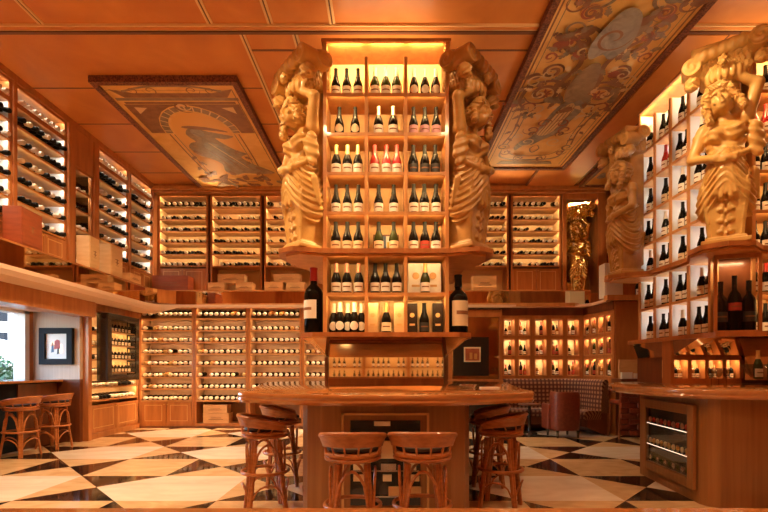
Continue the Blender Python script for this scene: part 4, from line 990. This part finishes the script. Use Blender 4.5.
# glazed cupboard in the body front
m = MB(); w0, w1 = -.355, .345; 
for b in ((w0, .16, w0+.018, .94), (w1-.018, .16, w1, .94), (w0, .922, w1, .94), (w0, .16, w1, .178)): m.box(b[0], 3.672-4.5, b[1], b[2], 3.70-4.5, b[3], 'inlay')
m.build('door_trim', BC)
m = MB(); m.box(w0+.07, 3.68-4.5, .20, w1-.07, 3.692-4.5, .88, 'black_lacquer'); m.build('cupboard_opening', BC)
for zz in (.27, .475):
    MB().box(w0+.08, 3.655-4.5, zz, w1-.08, 3.678-4.5, zz+.012, 'steel').build('shelf_edge', BC)
for i, (x, z, w, h, mt) in enumerate(((-.20, .49, .12, .06, 'label_cream'), (.01, .58, .13, .14, 'label_cream'), (.19, .49, .1, .06, 'label_cream'), (-.19, .40, .14, .05, 'crate_pale'), (.01, .40, .07, .05, 'label_cream'), (.20, .40, .13, .05, 'crate_pale'), (-.03, .84, .13, .035, 'label_white'), (.02, .49, .12, .05, 'steel'), (.15, .285, .26, .07, 'crate_wood'))):
    q = MB().box(x-w/2, 3.650, z, x+w/2, 3.676, z+h, mt).build('stored_box'); tag(q, 'small %s box in the cupboard under the bar, %s' % ('metal' if mt == 'steel' else 'pale', ['upper left', 'top centre', 'upper right', 'lower left', 'lower centre', 'lower right', 'under the counter top', 'middle', 'bottom right'][i]), 'box', 'boxes in the bar cupboard')
# menu cards / acrylic block on the counter
m = MB().box(.92, 4.45, 1.101, 1.10, 4.53, 1.115, 'white_paint'); o = m.build('menu_card'); tag(o, 'small white card lying on the right side of bar counter', 'card')

# ------------------------------------------------------------------ rattan bar stools
def stool_proto(ra='rattan'):
    r = empty('bar_stool', (0, 0, 0))
    # rear of the stool at -y
    m = MB(); m.lathe([(.01, .675), (.195, .675), (.215, .682), (.219, .695), (.207, .704), (.219, .714), (.218, .728), (.205, .738), (.01, .738)], ra, seg=24); m.build('seat', r, smooth=True)
    m = MB(); m.lathe([(.01, .739), (.18, .739), (.195, .75), (.19, .768), (.15, .78), (.01, .785)], 'cushion_dark', seg=24); m.build('cushion', r, smooth=True)
    for k in range(4):
        a = PI/4+k*PI/2; c, s = math.cos(a), math.sin(a)
        m = MB()
        for da in (-.09, .09):
            m.tube([(.155*math.cos(a+da), .155*math.sin(a+da), .66), (.165*math.cos(a+da), .165*math.sin(a+da), .5), (.235*math.cos(a+da*.5), .235*math.sin(a+da*.5), 0)], .0165, ra)
        m.build('leg', r, smooth=True)
        b = a+PI/2; pts = []
        for t in range(9):
            u = t/8; ang = a+.12+(b-a-.24)*u; zz = .36+.26*math.sin(PI*u)**.45; R = .20-.03*math.sin(PI*u); pts.append((R*math.cos(ang), R*math.sin(ang), zz))
        MB().tube(pts, .011, ra).build('arch_brace', r, smooth=True)
        pts = [(.21*math.cos(a+.1+(b-a-.2)*u), .21*math.sin(a+.1+(b-a-.2)*u), .14+.13*math.sin(PI*u)**.6) for u in [i/8 for i in range(9)]]
        MB().tube(pts, .009, ra).build('low_brace', r, smooth=True)
    MB().tube(circ(.212, .365, 28), .0155, ra, closed=True).build('footrest', r, smooth=True)
    A0, A1 = math.radians(-90-128), math.radians(-90+128); n = 29
    def P(u, lev):   # u in -1..1
        a = -PI/2+u*math.radians(128); e = abs(u)**2.2
        zb = .795-.045*e; zt = .875-.085*e
        z = zb+(zt-zb)*lev; R = (.222+.026*lev)*(1-.02*e); return (R*math.cos(a), R*math.sin(a), z)
    us = [-1+2*i/(n-1) for i in range(n)]
    m = MB(); rings = []
    for u in us:
        a, b = P(u, 0), P(u, 1); k = 1.045
        rings.append([a, b, (b[0]*k, b[1]*k, b[2]), (a[0]*k, a[1]*k, a[2])])
    m.loft(rings, ra); 
    m.tube([P(u, 1) for u in us], .016, ra); m.tube([P(u, 0) for u in us], .012, ra)
    m.build('backrest', r, smooth=True)
    for u in (-.80, -.55, -.32, -.11, .11, .32, .55, .80):
        a = P(u, 0); ang = -PI/2+u*math.radians(118)
        MB().tube([a, (.212*math.cos(ang), .212*math.sin(ang), .73)], .008, ra).build('spindle', r, smooth=True)
    for sg in (-1, 1):
        a = P(sg, .6); MB().tube([a, (a[0]*1.02, a[1]+.03, a[2]-.04), (.20*math.cos(math.atan2(a[1], a[0])-.12*sg*-1), .205*math.sin(math.atan2(a[1], a[0])), .715)], .014, ra).build('arm_end', r, smooth=True)
    return reg(r)
SP = stool_proto(); used = False
for (x, y, rz, sc, lb) in ((-.228, 3.16, .03, .90, 'rattan bar stool at the bar front, left of the pair seen from behind'),
                       (.25, 3.18, -.03, .93, 'rattan bar stool at the bar front, right of the pair seen from behind'),
                       (-1.10, 4.20, -1.20, .97, 'rattan bar stool at the left side of bar, nearer one'),
                       (-1.16, 5.15, -1.35, .95, 'rattan bar stool at the left side of bar, farther and half hidden'),
                       (1.07, 4.30, 1.15, .95, 'rattan bar stool at the right side of bar, nearer one'),
                       (1.14, 5.15, 1.4, .95, 'rattan bar stool at the right side of bar, farther and half hidden'),
                       (-5.40, 6.80, 1.45, 1.03, 'rattan bar stool at the window counter, cut by the picture edge'),
                       (-5.42, 7.52, 1.55, 1.03, 'rattan bar stool at the window counter, below the framed picture')):
    o = SP if not used else copy_tree(SP); used = True
    o.location = (x, y, 0); o.rotation_euler.z = rz; o.scale = (sc, sc, 1.0); tag(o, lb, 'bar stool', 'rattan bar stools')

# ------------------------------------------------------------------ window alcove: counter, picture
WC = empty('window_counter', (-5.9, 6, 0), 0, 'long narrow wooden counter under the window on the left', 'counter')
MB().box(-.3, -4.0, 1.06, .24, 2.07, 1.10, 'wood_top').build('counter_top', WC, bevel=.008)
MB().box(-.3, -4.0, 0, .12, 2.07, 1.06, 'navy').build('front_panel', WC)
MB().box(.12, 1.2, 0, .14, 2.05, 1.04, 'wood_dark').build('end_panel', WC)
r = empty('framed_picture', (-5.76, 8.08, 1.68), 0, 'dark framed picture with red figures on the alcove wall', 'picture')
m = MB(); w, h = .29, .32
for b in ((-w, -h, w, -h+.10), (-w, h-.10, w, h), (-w, -h+.1, -w+.10, h-.1), (w-.10, -h+.1, w, h-.1)): m.box(b[0], -.07, b[1], b[2], 0, b[3], 'navy')
m.build('frame', r, bevel=.004)
MB().box(-w+.1, -.03, -h+.1, w-.1, -.02, h-.1, 'white_paint').build('mat_board', r)
m = MB()
for (a, b, c, d, mt) in ((-.10, -.11, -.05, .05, 'blue_paint'), (-.05, -.05, .06, .10, 'red_paint'), (.04, -.12, .11, .02, 'foil_pink'), (-.11, .0, -.03, .07, 'foil_pink'), (.0, -.14, .05, -.04, 'label_black')):
    m.add([(a, -.032, b), (c, -.032, b+.01), (c-.01, -.032, d), ((a+c)/2, -.032, d+.02), (a+.01, -.032, d-.01)], [(0, 1, 2, 3, 4)], mt)
m.build('print', r)
# small pot on window counter
m = MB().lathe([(.04, 0), (.06, .02), (.07, .10), (.05, .11)], 'black_lacquer'); o = m.build('plant_pot', smooth=True); o.location = (-5.98, 6.05, 1.101); tag(o, 'small dark pot on the window counter at the picture edge', 'pot')

# street outside
for i, (x, y, hh, w, mt) in enumerate(((-22, 34, 9, 6, 'facade'), (-15, 27, 3.2, 3, 'white_paint'))):
    r = empty('building', (x, y, -.5), .4, ['pale building across the street outside the window', 'low white kiosk on the street outside the window'][i], 'building')
    MB().box(-w, -w/2, 0, w, w/2, hh, mt).build('facade', r)
    m = MB()
    for a in range(5):
        for b in range(int(hh//2)): m.box(-w*.85+a*w*.38, -w/2-.03, .8+b*2, -w*.85+a*w*.38+w*.2, -w/2+.01, 2.1+b*2, 'navy')
    m.build('window', r)
r = empty('parasol', (-13.6, 15.6, -.5), 0, 'white street parasol outside the window', 'parasol')
MB().lathe([(.02, 2.9), (.6, 2.75), (1.5, 2.4), (1.5, 2.2), (.02, 2.25)], 'awning', seg=8).build('canopy', r); MB().tube([(0, 0, 0), (0, 0, 2.7)], .04, 'steel').build('pole', r)
def bush(x, y, z, R, n, label, sd):
    q = random.Random(sd); m = MB()
    for i in range(n):
        a, b = q.uniform(0, 6.3), q.uniform(-.9, 1.2); rr = R*q.uniform(.5, 1); p = Vector((rr*math.cos(a)*math.cos(b), rr*math.sin(a)*math.cos(b), R+rr*math.sin(b)*1.1))
        u = Vector((q.uniform(-1, 1), q.uniform(-1, 1), q.uniform(-1, 1))).normalized()*.11; v = u.cross(Vector((q.uniform(-1, 1), .3, 1))).normalized()*.045
        m.add([tuple(p-u), tuple(p+v), tuple(p+u), tuple(p-v)], [(0, 1, 2, 3)], 'leaf')
    r = empty('shrub', (x, y, z), 0, label, 'shrub', 'shrubs outside the window'); m.build('foliage', r); MB().tube([(0, 0, 0), (0, 0, R)], .05, 'wood_dark').build('trunk', r)
bush(-8.6, 10.6, -.4, .9, 900, 'green shrub just outside the window', 2); bush(-10.6, 13.0, -.4, 1.0, 900, 'green shrub farther from the window on the street', 4)

# ------------------------------------------------------------------ right rear: niches, banquette, armchair
NW = empty('niche_wall', (0, 0, 0), 0, 'wooden wall of small lit niches holding bottles above the plaid banquette', 'niche wall')
NZ = (2.02, 1.585, 1.15)
def niche_unit(M, w, xs, nw, where):
    m = MB(); zt = 2.60; d = .25; H = .33
    m.box(0, d, .0, w, d+.04, zt, 'wood', M)
    # solid face as strips around openings
    xe = [0]+[v for x in xs for v in (x-nw/2, x+nw/2)]+[w]
    for i in range(0, len(xe), 2): m.box(xe[i], 0, .9, xe[i+1], d, zt, 'wood', M)
    for i in range(1, len(xe)-1, 2):
        zb = .9
        for z in sorted(NZ): m.box(xe[i], 0, zb, xe[i+1], d, z, 'wood', M); zb = z+H
        m.box(xe[i], 0, zb, xe[i+1], d, zt, 'wood', M)
    m.box(0, -.015, 2.44, w, 0, 2.60, 'wood_dark', M)
    m.build('niche_panel', NW)
    m = MB()
    for x in xs:
        for z in NZ: m.box(x-nw/2, d-.012, z, x+nw/2, d-.002, z+H, 'cell_back', M)
    m.build('niche_back', NW)
    m = MB()
    for x in xs:
        for z in NZ:
            for b in ((x-nw/2-.02, z-.02, x+nw/2+.02, z), (x-nw/2-.02, z+H, x+nw/2+.02, z+H+.02), (x-nw/2-.02, z, x-nw/2, z+H), (x+nw/2, z, x+nw/2+.02, z+H)): m.box(b[0], -.012, b[1], b[2], 0, b[3], 'wood_light', M)
    m.build('niche_trim', NW)
    rz = M.to_euler().z
    for a, x in enumerate(xs):
        for b, z in enumerate(NZ):
            area('niche_light', M @ Vector((x, .06, z+H-.005)), (math.radians(25), 0, rz), nw-.04, .03, 1.35, (1, .76, .48))
            n = 2
            for i in range(n):
                if (a*5+b*3+i) % 7 == 3: continue
                hh = .22+.07*((a+b*2+i) % 2)
                pr = bottle_proto('bordeaux' if (a+i) % 2 else 'burgundy', ['glass_dark', 'glass_amber', 'glass_green'][(a+b+i) % 3], ['label_cream', 'label_white', 'label_red'][(a+b*2) % 3], ['foil_gold', 'foil_black', 'foil_red'][(a*2+b+i) % 3], hh, .035)
                put_bottle(pr, M @ Vector((x+(i-.5)*.085, .12 if nw > .2 else .045, z+.001)), '%s small bottle in %s niche, %s row, %s' % (['left', 'right'][i], ORD[a], ['top', 'middle', 'bottom'][b], where), 'small bottles in the lit wall niches', rz)
niche_unit(Matrix.Translation((2.5, 9.98, 0)), 1.78, [.17, .50, .86, 1.21, 1.56], .225, 'straight part of niche wall')
a1 = Vector((4.28, 9.98, 0)); b1 = Vector((4.42, 8.92, 0)); dv = (b1-a1).normalized(); nv = Vector((-dv.y, dv.x, 0))
MS = Matrix(((dv.x, nv.x, 0, a1.x), (dv.y, nv.y, 0, a1.y), (0, 0, 1, 0), (0, 0, 0, 1)))
niche_unit(MS, (b1-a1).length, [.14, .39, .65, .91], .18, 'side part of niche wall')
S_('wall_right_partition', (4.44, 8.90, 0, 7.0, 9.1, 2.62, 'wood'), (4.44, 8.88, 0, 7.0, 8.9, .9, 'wood_dark'))
# mirror bay with black board left of the niches
MBy = empty('bar_back_mirror', (1.35, 9.97, 0), 0, 'wood framed mirror with black board behind the right end of tower', 'mirror')
m = MB(); 
for b in ((0, .98, .08, 2.56), (1.10, .98, 1.16, 2.56), (0.08, 2.40, 1.10, 2.56), (.08, .98, 1.10, 1.06)): m.box(b[0], -.04, b[1], b[2], .3, b[3], 'wood')
m.box(-1.95, -.02, .0, 1.14, .4, .98, 'wood_dark'); m.box(-1.95, -.02, .98, 0, .4, 2.56, 'wood_dark')
m.build('frame', MBy); MB().box(.08, .0, 1.06, 1.10, .02, 2.40, 'mirror_dim').build('mirror_panel', MBy)
MB().box(-.3, -.09, .94, 1.18, -.02, 1.04, 'wood').build('ledge', MBy)
r = empty('notice_board', (1.88, 9.93, 1.55), 0, 'square black board with a small framed red picture, behind the bar', 'board')
MB().box(-.42, -.0, -.42, .34, .03, .42, 'black_lacquer').build('board', r)
m = MB(); m.box(-.20, -.02, -.12, .16, 0, .20, 'label_cream'); m.box(-.17, -.025, -.09, .13, -.015, .17, 'paint_red'); m.box(-.08, -.028, -.06, -.02, -.02, .08, 'foil_gold'); m.box(.02, -.028, -.06, .08, -.02, .06, 'foil_gold'); m.build('small_picture', r)
SV = empty('service_console', (1.55, 9.3, 0), 0, 'dark service console behind the bar below the black board', 'console')
MB().box(-.25, 0, 0, .88, .45, .93, 'black_lacquer').build('body', SV); MB().box(-.3, -.05, .93, .92, .48, .97, 'wood_dark').build('top', SV)
# banquette: sweep
def sweep(path, prof, mat, uvs=1.0):
    n = len(path); L = [0]
    for i in range(1, n): L.append(L[-1]+math.dist(path[i], path[i-1]))
    vs = []; uv = []
    pl = [0]
    for i in range(1, len(prof)): pl.append(pl[-1]+math.dist(prof[i], prof[i-1]))
    for i, p in enumerate(path):
        t = Vector((path[min(i+1, n-1)][0]-path[max(i-1, 0)][0], path[min(i+1, n-1)][1]-path[max(i-1, 0)][1])).normalized(); nn = Vector((t.y, -t.x))
        for k, (o, z) in enumerate(prof):
            vs.append((p[0]+nn.x*o, p[1]+nn.y*o, z)); uv.append((L[i], pl[k]))
    return vs, uv, n, len(prof)
def sweep_obj(name, path, prof, mat, parent, tuft=0):
    vs, uv, n, q = sweep(path, prof, mat); fs = [(i*q+k, (i+1)*q+k, (i+1)*q+k+1, i*q+k+1) for i in range(n-1) for k in range(q-1)]
    fs += [tuple(range(q)), tuple(range((n-1)*q, n*q))[::-1]]
    me = bpy.data.meshes.new(name); me.from_pydata(vs, [], fs); me.materials.append(MATS[mat]); ul = me.uv_layers.new(name='UVMap')
    for l in me.loops: ul.data[l.index].uv = uv[l.vertex_index]
    me.polygons.foreach_set('use_smooth', [True]*len(fs)); me.update(); me.set_sharp_from_angle(angle=math.radians(50))
    o = bpy.data.objects.new(name, me); COL.objects.link(o); o.parent = parent; return o
path = [(2.52+.14*i, 9.94) for i in range(9)]+[(3.64+.62*math.sin(a), 9.32+.62*math.cos(a)) for a in [PI/2*i/10*.97 for i in range(1, 11)]]+[(4.30, 9.1), (4.34, 8.97)]
BQ = empty('banquette', (0, 0, 0), 0, 'curved corner banquette upholstered in red and cream plaid', 'banquette')
sweep_obj('backrest', path, [(.0, .42), (0, 1.02), (.03, 1.07), (.10, 1.07), (.14, 1.02), (.16, .90), (.155, .78), (.175, .66), (.18, .45), (.18, .42)], 'plaid', BQ)
sweep_obj('seat', path, [(.17, .30), (.17, .46), (.40, .475), (.52, .465), (.56, .43), (.56, .33), (.54, .30)], 'plaid', BQ)
sweep_obj('base', path, [(.02, .0), (.02, .42), (.16, .42), (.16, .30), (.50, .30), (.50, .16), (.46, .14), (.10, .0)], 'wood_dark', BQ)
# armchair seen from behind
AC = empty('armchair', (3.36, 8.72, 0), .12, 'dark red leather tub armchair standing before the plaid banquette', 'armchair')
rings = []
for z, R, th in ((.14, .25, .07), (.2, .265, .08), (.45, .27, .08), (.75, .265, .07), (.83, .26, .06), (.855, .245, .03)):
    ring = []
    for i in range(15): a = PI+PI*i/14; q = .8 if True else 1; ring.append((R*math.copysign(abs(math.cos(a))**.6, math.cos(a)), R*-abs(math.sin(a))**.5*1.0+.02, z))
    for i in range(15): a = 2*PI-PI*i/14; ring.append(((R-th)*math.copysign(abs(math.cos(a))**.6, math.cos(a)), (R-th)*-abs(math.sin(a))**.5+.02, z))
    rings.append(ring)
MB().loft(rings, 'leather').build('backrest', AC, smooth=True)
MB().box(-.2, -.18, .14, .2, .28, .44, 'leather').build('seat', AC, bevel=.03)
for sx in (-1, 1): MB().box(sx*.265-.045, -.02, .14, sx*.265+.045, .28, .62, 'leather').build('armrest', AC, bevel=.025)
for sx in (-1, 1):
    for sy in (-.17, .22): MB().lathe([(.02, 0), (.028, .14)], 'black_lacquer', Matrix.Translation((sx*.2, sy, 0)), seg=8).build('leg', AC)
# dark low table beside banquette
LT = empty('side_table', (2.85, 9.15, 0), 0, 'small dark round table before the plaid banquette', 'table')
MB().lathe([(.20, .56), (.22, .57), (.22, .59), (.01, .595)], 'wood_dark', seg=20).build('table_top', LT, smooth=True); MB().lathe([(.16, 0), (.15, .02), (.03, .05), (.03, .57)], 'black_lacquer', seg=14).build('pedestal', LT, smooth=True)

# gallery right: gold figure niche, picture, white box
S_('column_niche', (4.06, 10.55, 3.0, 4.14, 11.0, 5.3, 'wood')); S_('column_niche', (4.84, 10.5, 2.7, 5.04, 11.0, 5.3, 'wood')); S_('wall_gallery_right', (5.04, 10.8, 2.7, 6.9, 11.0, 5.48, 'wood')); S_('beam_niche', (4.14, 10.56, 5.18, 4.84, 11.0, 5.3, 'wood')); S_('trim_3', (4.14, 10.5, 2.66, 4.84, 11.0, 3.01, 'wood'))
r = empty('mirror_niche', (4.14, 10.98, 3.0), 0, 'gold mirror backing of the figure niche on the gallery', 'mirror'); MB().box(0, -.02, 0, .70, 0, 2.18, 'mirror').build('mirror_panel', r)
area('niche_light', (4.5, 10.6, 5.16), (math.radians(-20), 0, 0), .5, .05, 14, WARM)
spot('figure_spot', (4.2, 9.6, 3.1), (4.48, 10.72, 4.4), 40, 50)
o = statue(ME_A, (4.47, 10.78, 3.02), -.1, 'gold', 'shiny gold figure standing in a mirrored niche on the gallery', .93)
r = empty('framed_poster', (5.42, 10.79, 4.0), 0, 'black framed poster with red field beside the gallery niche', 'poster')
MB().box(-.34, -.04, -.42, .42, 0, .42, 'black_lacquer').build('frame', r)
m = MB(); m.box(-.24, -.045, -.32, .02, -.041, .32, 'red_paint'); m.box(.02, -.045, -.32, .32, -.041, .32, 'label_cream')
for k in range(4): m.lathe([(.06, 0), (.06, .003)], 'label_black', Matrix.Translation((.16+.03*(k % 2), -.046, -.22+.15*k)) @ Matrix.Rotation(PI/2, 4, 'X'), seg=10)
m.build('print', r)
crate(4.52, 9.25, 2.702, .36, .26, .68, 'white_paint', 'tall white box standing on the right gallery ledge', 0, mark=False, name='white_box', cat='box')
crate(4.30, 10.3, 2.702, .20, .2, .24, 'white_paint', 'small white box on the right gallery ledge', 0, name='white_box', cat='box')
for i, (x, y) in enumerate(((4.93, 8.99), (5.22, 9.0))):
    put_bottle(bottle_proto('champagne', 'glass_dark', 'label_white', 'foil_gold', .38, .055), (x, y, 2.702), ['dark bottle standing beside the tall white gallery box', 'dark bottle on the gallery ledge nearest the right tower'][i], 'bottles on the right gallery ledge')

# ------------------------------------------------------------------ right counter
RC = empty('bar_counter', (3.5, 5, 0), 0, 'right wooden bar counter with glazed wine fridge in its side', 'bar counter')
out = [(2.78, 5.75), (2.70, 5.35), (2.70, 4.9), (2.78, 4.5), (3.0, 4.2), (3.4, 4.05), (4.0, 4.0), (5.2, 4.0), (5.8, 4.4), (5.8, 6.6), (4.6, 6.9), (3.4, 6.6), (2.98, 6.1)]
counter_top('counter_top', [(x-3.5, y-5) for x, y in out], '').build('counter_top', RC, smooth=True)
pb = [(3.12, 5.66), (3.02, 4.55)]
cv = [(3.0, 4.40), (3.02, 4.32), (3.10, 4.26), (3.35, 4.21), (3.7, 4.18), (5.4, 4.18), (5.5, 4.6), (5.5, 6.4), (3.9, 6.4), (3.5, 5.95)]
m = MB(); m.prism([(x-3.5, y-5) for x, y in [(3.125, 5.66)]+cv], 0, 1.015, 'wood_bar'); m.build('body', RC)
fa = Vector((3.112, 5.52, 0)); fb = Vector((3.004, 4.43, 0)); fd = (fb-fa).normalized(); fn = Vector((-fd.y, fd.x, 0)); fl = (fb-fa).length
MFr = Matrix(((fd.x, fn.x, 0, fa.x), (fd.y, fn.y, 0, fa.y), (0, 0, 1, 0), (0, 0, 0, 1)))
FR = empty('wine_fridge', tuple(fa), math.atan2(fd.y, fd.x), 'glass fronted wine fridge built into the right counter side', 'wine fridge')
m = MB(); z0, z1 = .12, .94
for b in ((0, z0, .11, z1), (fl-.11, z0, fl, z1), (.11, z1-.10, fl-.11, z1), (.11, z0, fl-.11, z0+.10)): m.box(b[0], -.045, b[1], b[2], -.012, b[3], 'wood_bar')
m.build('door_frame', FR, bevel=.004)
MB().box(.11, -.013, z0+.1, fl-.11, -.008, z1-.1, 'black_lacquer').build('interior', FR)
MB().box(.11, -.040, z0+.1, fl-.11, -.036, z1-.1, 'pane_glass').build('glass_pane', FR)
emis('led_white', (1, .75, .55), 2.2)
FS = (.235, .43, .67)
for k in range(3):
    MB().box(.12, -.036, FS[k]-.006, fl-.12, -.014, FS[k], 'steel').build('shelf', FR)
for k in (1, 2): MB().box(.12, -.034, FS[k]-.012, fl-.12, -.028, FS[k]-.006, 'led_white').build('light_strip', FR)
for k in range(3):
    for i in range(10):
        m = MB(); cx = .165+i*(fl-.33)/9
        m.lathe([(.001, 0), (.033, 0), (.033, .006), (.02, .012), (.012, .018), (.001, .018)], ['label_red', 'foil_gold', 'glass_green'][2-k] if i % 2 else ['foil_pink', 'label_cream', 'steel'][2-k], Matrix.Rotation(PI/2, 4, 'X'), seg=12)
        o = m.build('fridge_bottle', smooth=True); o.location = MFr @ Vector((cx, -.014, FS[k]+.034)); o.rotation_euler.z = math.atan2(fd.y, fd.x)
        tag(o, '%s bottle end on the %s fridge shelf counted from far' % (ORD[i], ['bottom', 'middle', 'top'][k]), 'wine bottle', 'bottle ends inside the wine fridge')
# crystal bowl & cooler on the right counter
CB = empty('wine_cooler_bowl', (4.02, 4.85, 1.101), 0, 'large crystal bowl of bottles on the right counter', 'bowl')
MB().lathe([(.10, 0), (.11, .01), (.04, .03), (.04, .05), (.12, .09), (.20, .16), (.235, .24), (.225, .24), (.19, .165), (.11, .10), (.001, .07)], 'crystal', seg=28).build('bowl', CB, smooth=True)
for k in range(3):
    a = k*2.1; MB().tube([(.14*math.cos(a), .14*math.sin(a), .10), (.20*math.cos(a), .20*math.sin(a), .30), (.27*math.cos(a), .27*math.sin(a), .36)], [.012, .01, .006], 'crystal').build('stem', CB, smooth=True)
for k in range(2):
    put_bottle(bottle_proto('champagne', 'glass_green', 'label_cream', 'foil_gold', .30, .042), (3.93+.15*k, 4.86+.0*k, 1.185), '%s champagne bottle standing in the crystal bowl' % ['left', 'right'][k], 'bottles in the crystal bowl')
for i in range(3):
    g = MB(); g.lathe([(.035, 0), (.035, .004), (.004, .01), (.004, .09), (.025, .11), (.036, .15), (.030, .20), (.029, .20), (.034, .15), (.022, .113), (.001, .10)], 'crystal', seg=16)
    o = g.build('wine_glass', smooth=True); o.location = (3.50+.11*i, 4.95+.04*i, 1.101); tag(o, '%s wine glass on the right counter left of the crystal bowl' % ['first', 'second', 'third'][i], 'wine glass', 'wine glasses on the right counter')
# plaque and small bottles behind right counter
r = empty('wooden_plaque', (4.63, 8.70, 1.10), 0, 'wooden plaque with small white cards on a shelf behind the right counter', 'plaque')
MB().box(-.22, 0, 0, .24, .03, .36, 'crate_wood').build('board', r)
q = MB(); q.box(-.22, -.10, 0, -.02, -.05, .12, 'label_white'); q.box(.02, -.10, 0, .22, -.05, .10, 'label_white'); q.build('card', r)
r = empty('shelf_ledge', (4.7, 8.7, 1.06), 0, 'dark wall shelf carrying the wooden plaque', 'shelf'); MB().box(-.35, -.18, -.04, .9, .18, .038, 'wood_dark').build('board', r)
# woven leather high chair
r = empty('woven_chair', (4.50, 8.40, 0), 0, 'tall chair with thick woven brown leather back behind the right counter', 'chair')
m = MB()
for a in range(3):
    for b in range(9):
        x = -.15+.15*a; z = .12+.10*b; o_ = .018 if (a+b) % 2 else -.012
        m.box(x-.072, -.02-o_, z-.046, x+.072, .02-o_, z+.046, 'leather')
m.build('woven_back', r, bevel=.012)
MB().box(-.22, .04, .62, .22, .42, .70, 'leather').build('seat', r, bevel=.02)
for sx in (-1, 1):
    for y_ in (.03, .40): MB().tube([(sx*.2, y_, 1.0 if y_ < .1 else .62), (sx*.24, y_+(-.03 if y_ < .1 else .03), 0)], .02, 'rattan_dark').build('leg', r)

# ------------------------------------------------------------------ foreground counter edge and rear shelving (seen in the mirrors)
FC = empty('foreground_counter', (0, 0, 0), 0, 'pale wooden counter edge along the bottom of the view', 'counter')
MB().box(-3.0, .20, 1.06, 3.0, .662, 1.10, 'wood_top').build('counter_top', FC, bevel=.006)
MB().box(-2.9, .24, 0, 2.9, .60, 1.06, 'wood_bar').build('body', FC)
for i in range(6):
    r = empty('wall_shelving', (-4.2+1.4*i, -3.2, 0), PI, 'lit shelving bay of bottles on the rear wall', 'shelving', 'rear wall shelving bays')
    m = MB(); m.box(-.66, .38, .5, .66, .40, 2.6, 'cell_back')
    for x in (-.7, .66): m.box(x, 0, 0, x+.04, .40, 2.6, 'wood_light')
    for z in (.5, .9, 1.3, 1.7, 2.1, 2.56): m.box(-.66, 0, z, .66, .38, z+.03, 'wood_light')
    m.build('bay', r)
    for z in (.9, 1.3, 1.7): area('shelf_light', (0, .05, z+.39), (math.radians(30), 0, 0), 1.2, .02, 4, WARM, parent=r)
    q = MB()
    for z in (.93, 1.33, 1.73):
        for k in range(8):
            if rnd.random() < .2: continue
            MM = Matrix.Translation((-.56+.16*k, .18, z)); q.lathe([(.04, 0), (.04, .15), (.014, .22), (.014, .30)], 'glass_dark', MM, seg=8); q.lathe([(.0415, .03), (.0415, .11)], 'label_white', MM, seg=8, cap=False)
    b = q.build('shelf_bottles', r); b['kind'] = 'stuff'

# ------------------------------------------------------------------ lying bottles: nearest 300 as individuals, the rest as one mass
LY.sort(key=lambda t: t[0])
protos = []
for v, mb in enumerate(LYM): me = mb.build('lying_bottle', smooth=True); protos.append(me)
used = [False]*len(protos); mass = MB(); mass_n = 0
for idx, (dist, M, v, lab, grp) in enumerate(LY):
    if idx < 300:
        if not used[v]: o = protos[v]; used[v] = True
        else: o = protos[v].copy(); COL.objects.link(o)
        o.matrix_world = M; tag(o, lab, 'wine bottle', grp)
for v, p in enumerate(protos):
    if not used[v]: bpy.data.objects.remove(p)
rest = LY[300:]
allv = []; allf = []; allm = []; names = []; base = 0
for dist, M, v, lab, grp in rest:
    mb = LYM[v]; A = np.array(mb.v); R3 = np.array(M.to_3x3()); A = A @ R3.T+np.array(M.translation)
    for nm in mb.names:
        if nm not in names: names.append(nm)
    mm = [names.index(mb.names[i]) for i in mb.m]
    allv.append(A); allf += [tuple(base+i for i in f) for f in mb.f]; allm += mm; base += len(A)
me = bpy.data.meshes.new('racked_bottles'); me.from_pydata(np.concatenate(allv).tolist(), [], allf)
for nm in names: me.materials.append(MATS[nm])
me.polygons.foreach_set('material_index', allm); me.polygons.foreach_set('use_smooth', [True]*len(allf)); me.update(); me.set_sharp_from_angle(angle=math.radians(38))
o = bpy.data.objects.new('racked_bottles', me); COL.objects.link(o); tag(o, 'many wine bottles lying in the farther racks of the back walls', 'wine bottles', None, 'stuff')
for pr in PROTO.values():
    if pr['_used'] == 0:
        for c in CH[pr.name]: bpy.data.objects.remove(c)
        bpy.data.objects.remove(pr)
    else: del pr['_used']
for o in COL.objects:
    if '_used' in o: del o['_used']
print('LYING', len(LY), 'OBJECTS', len(COL.objects))
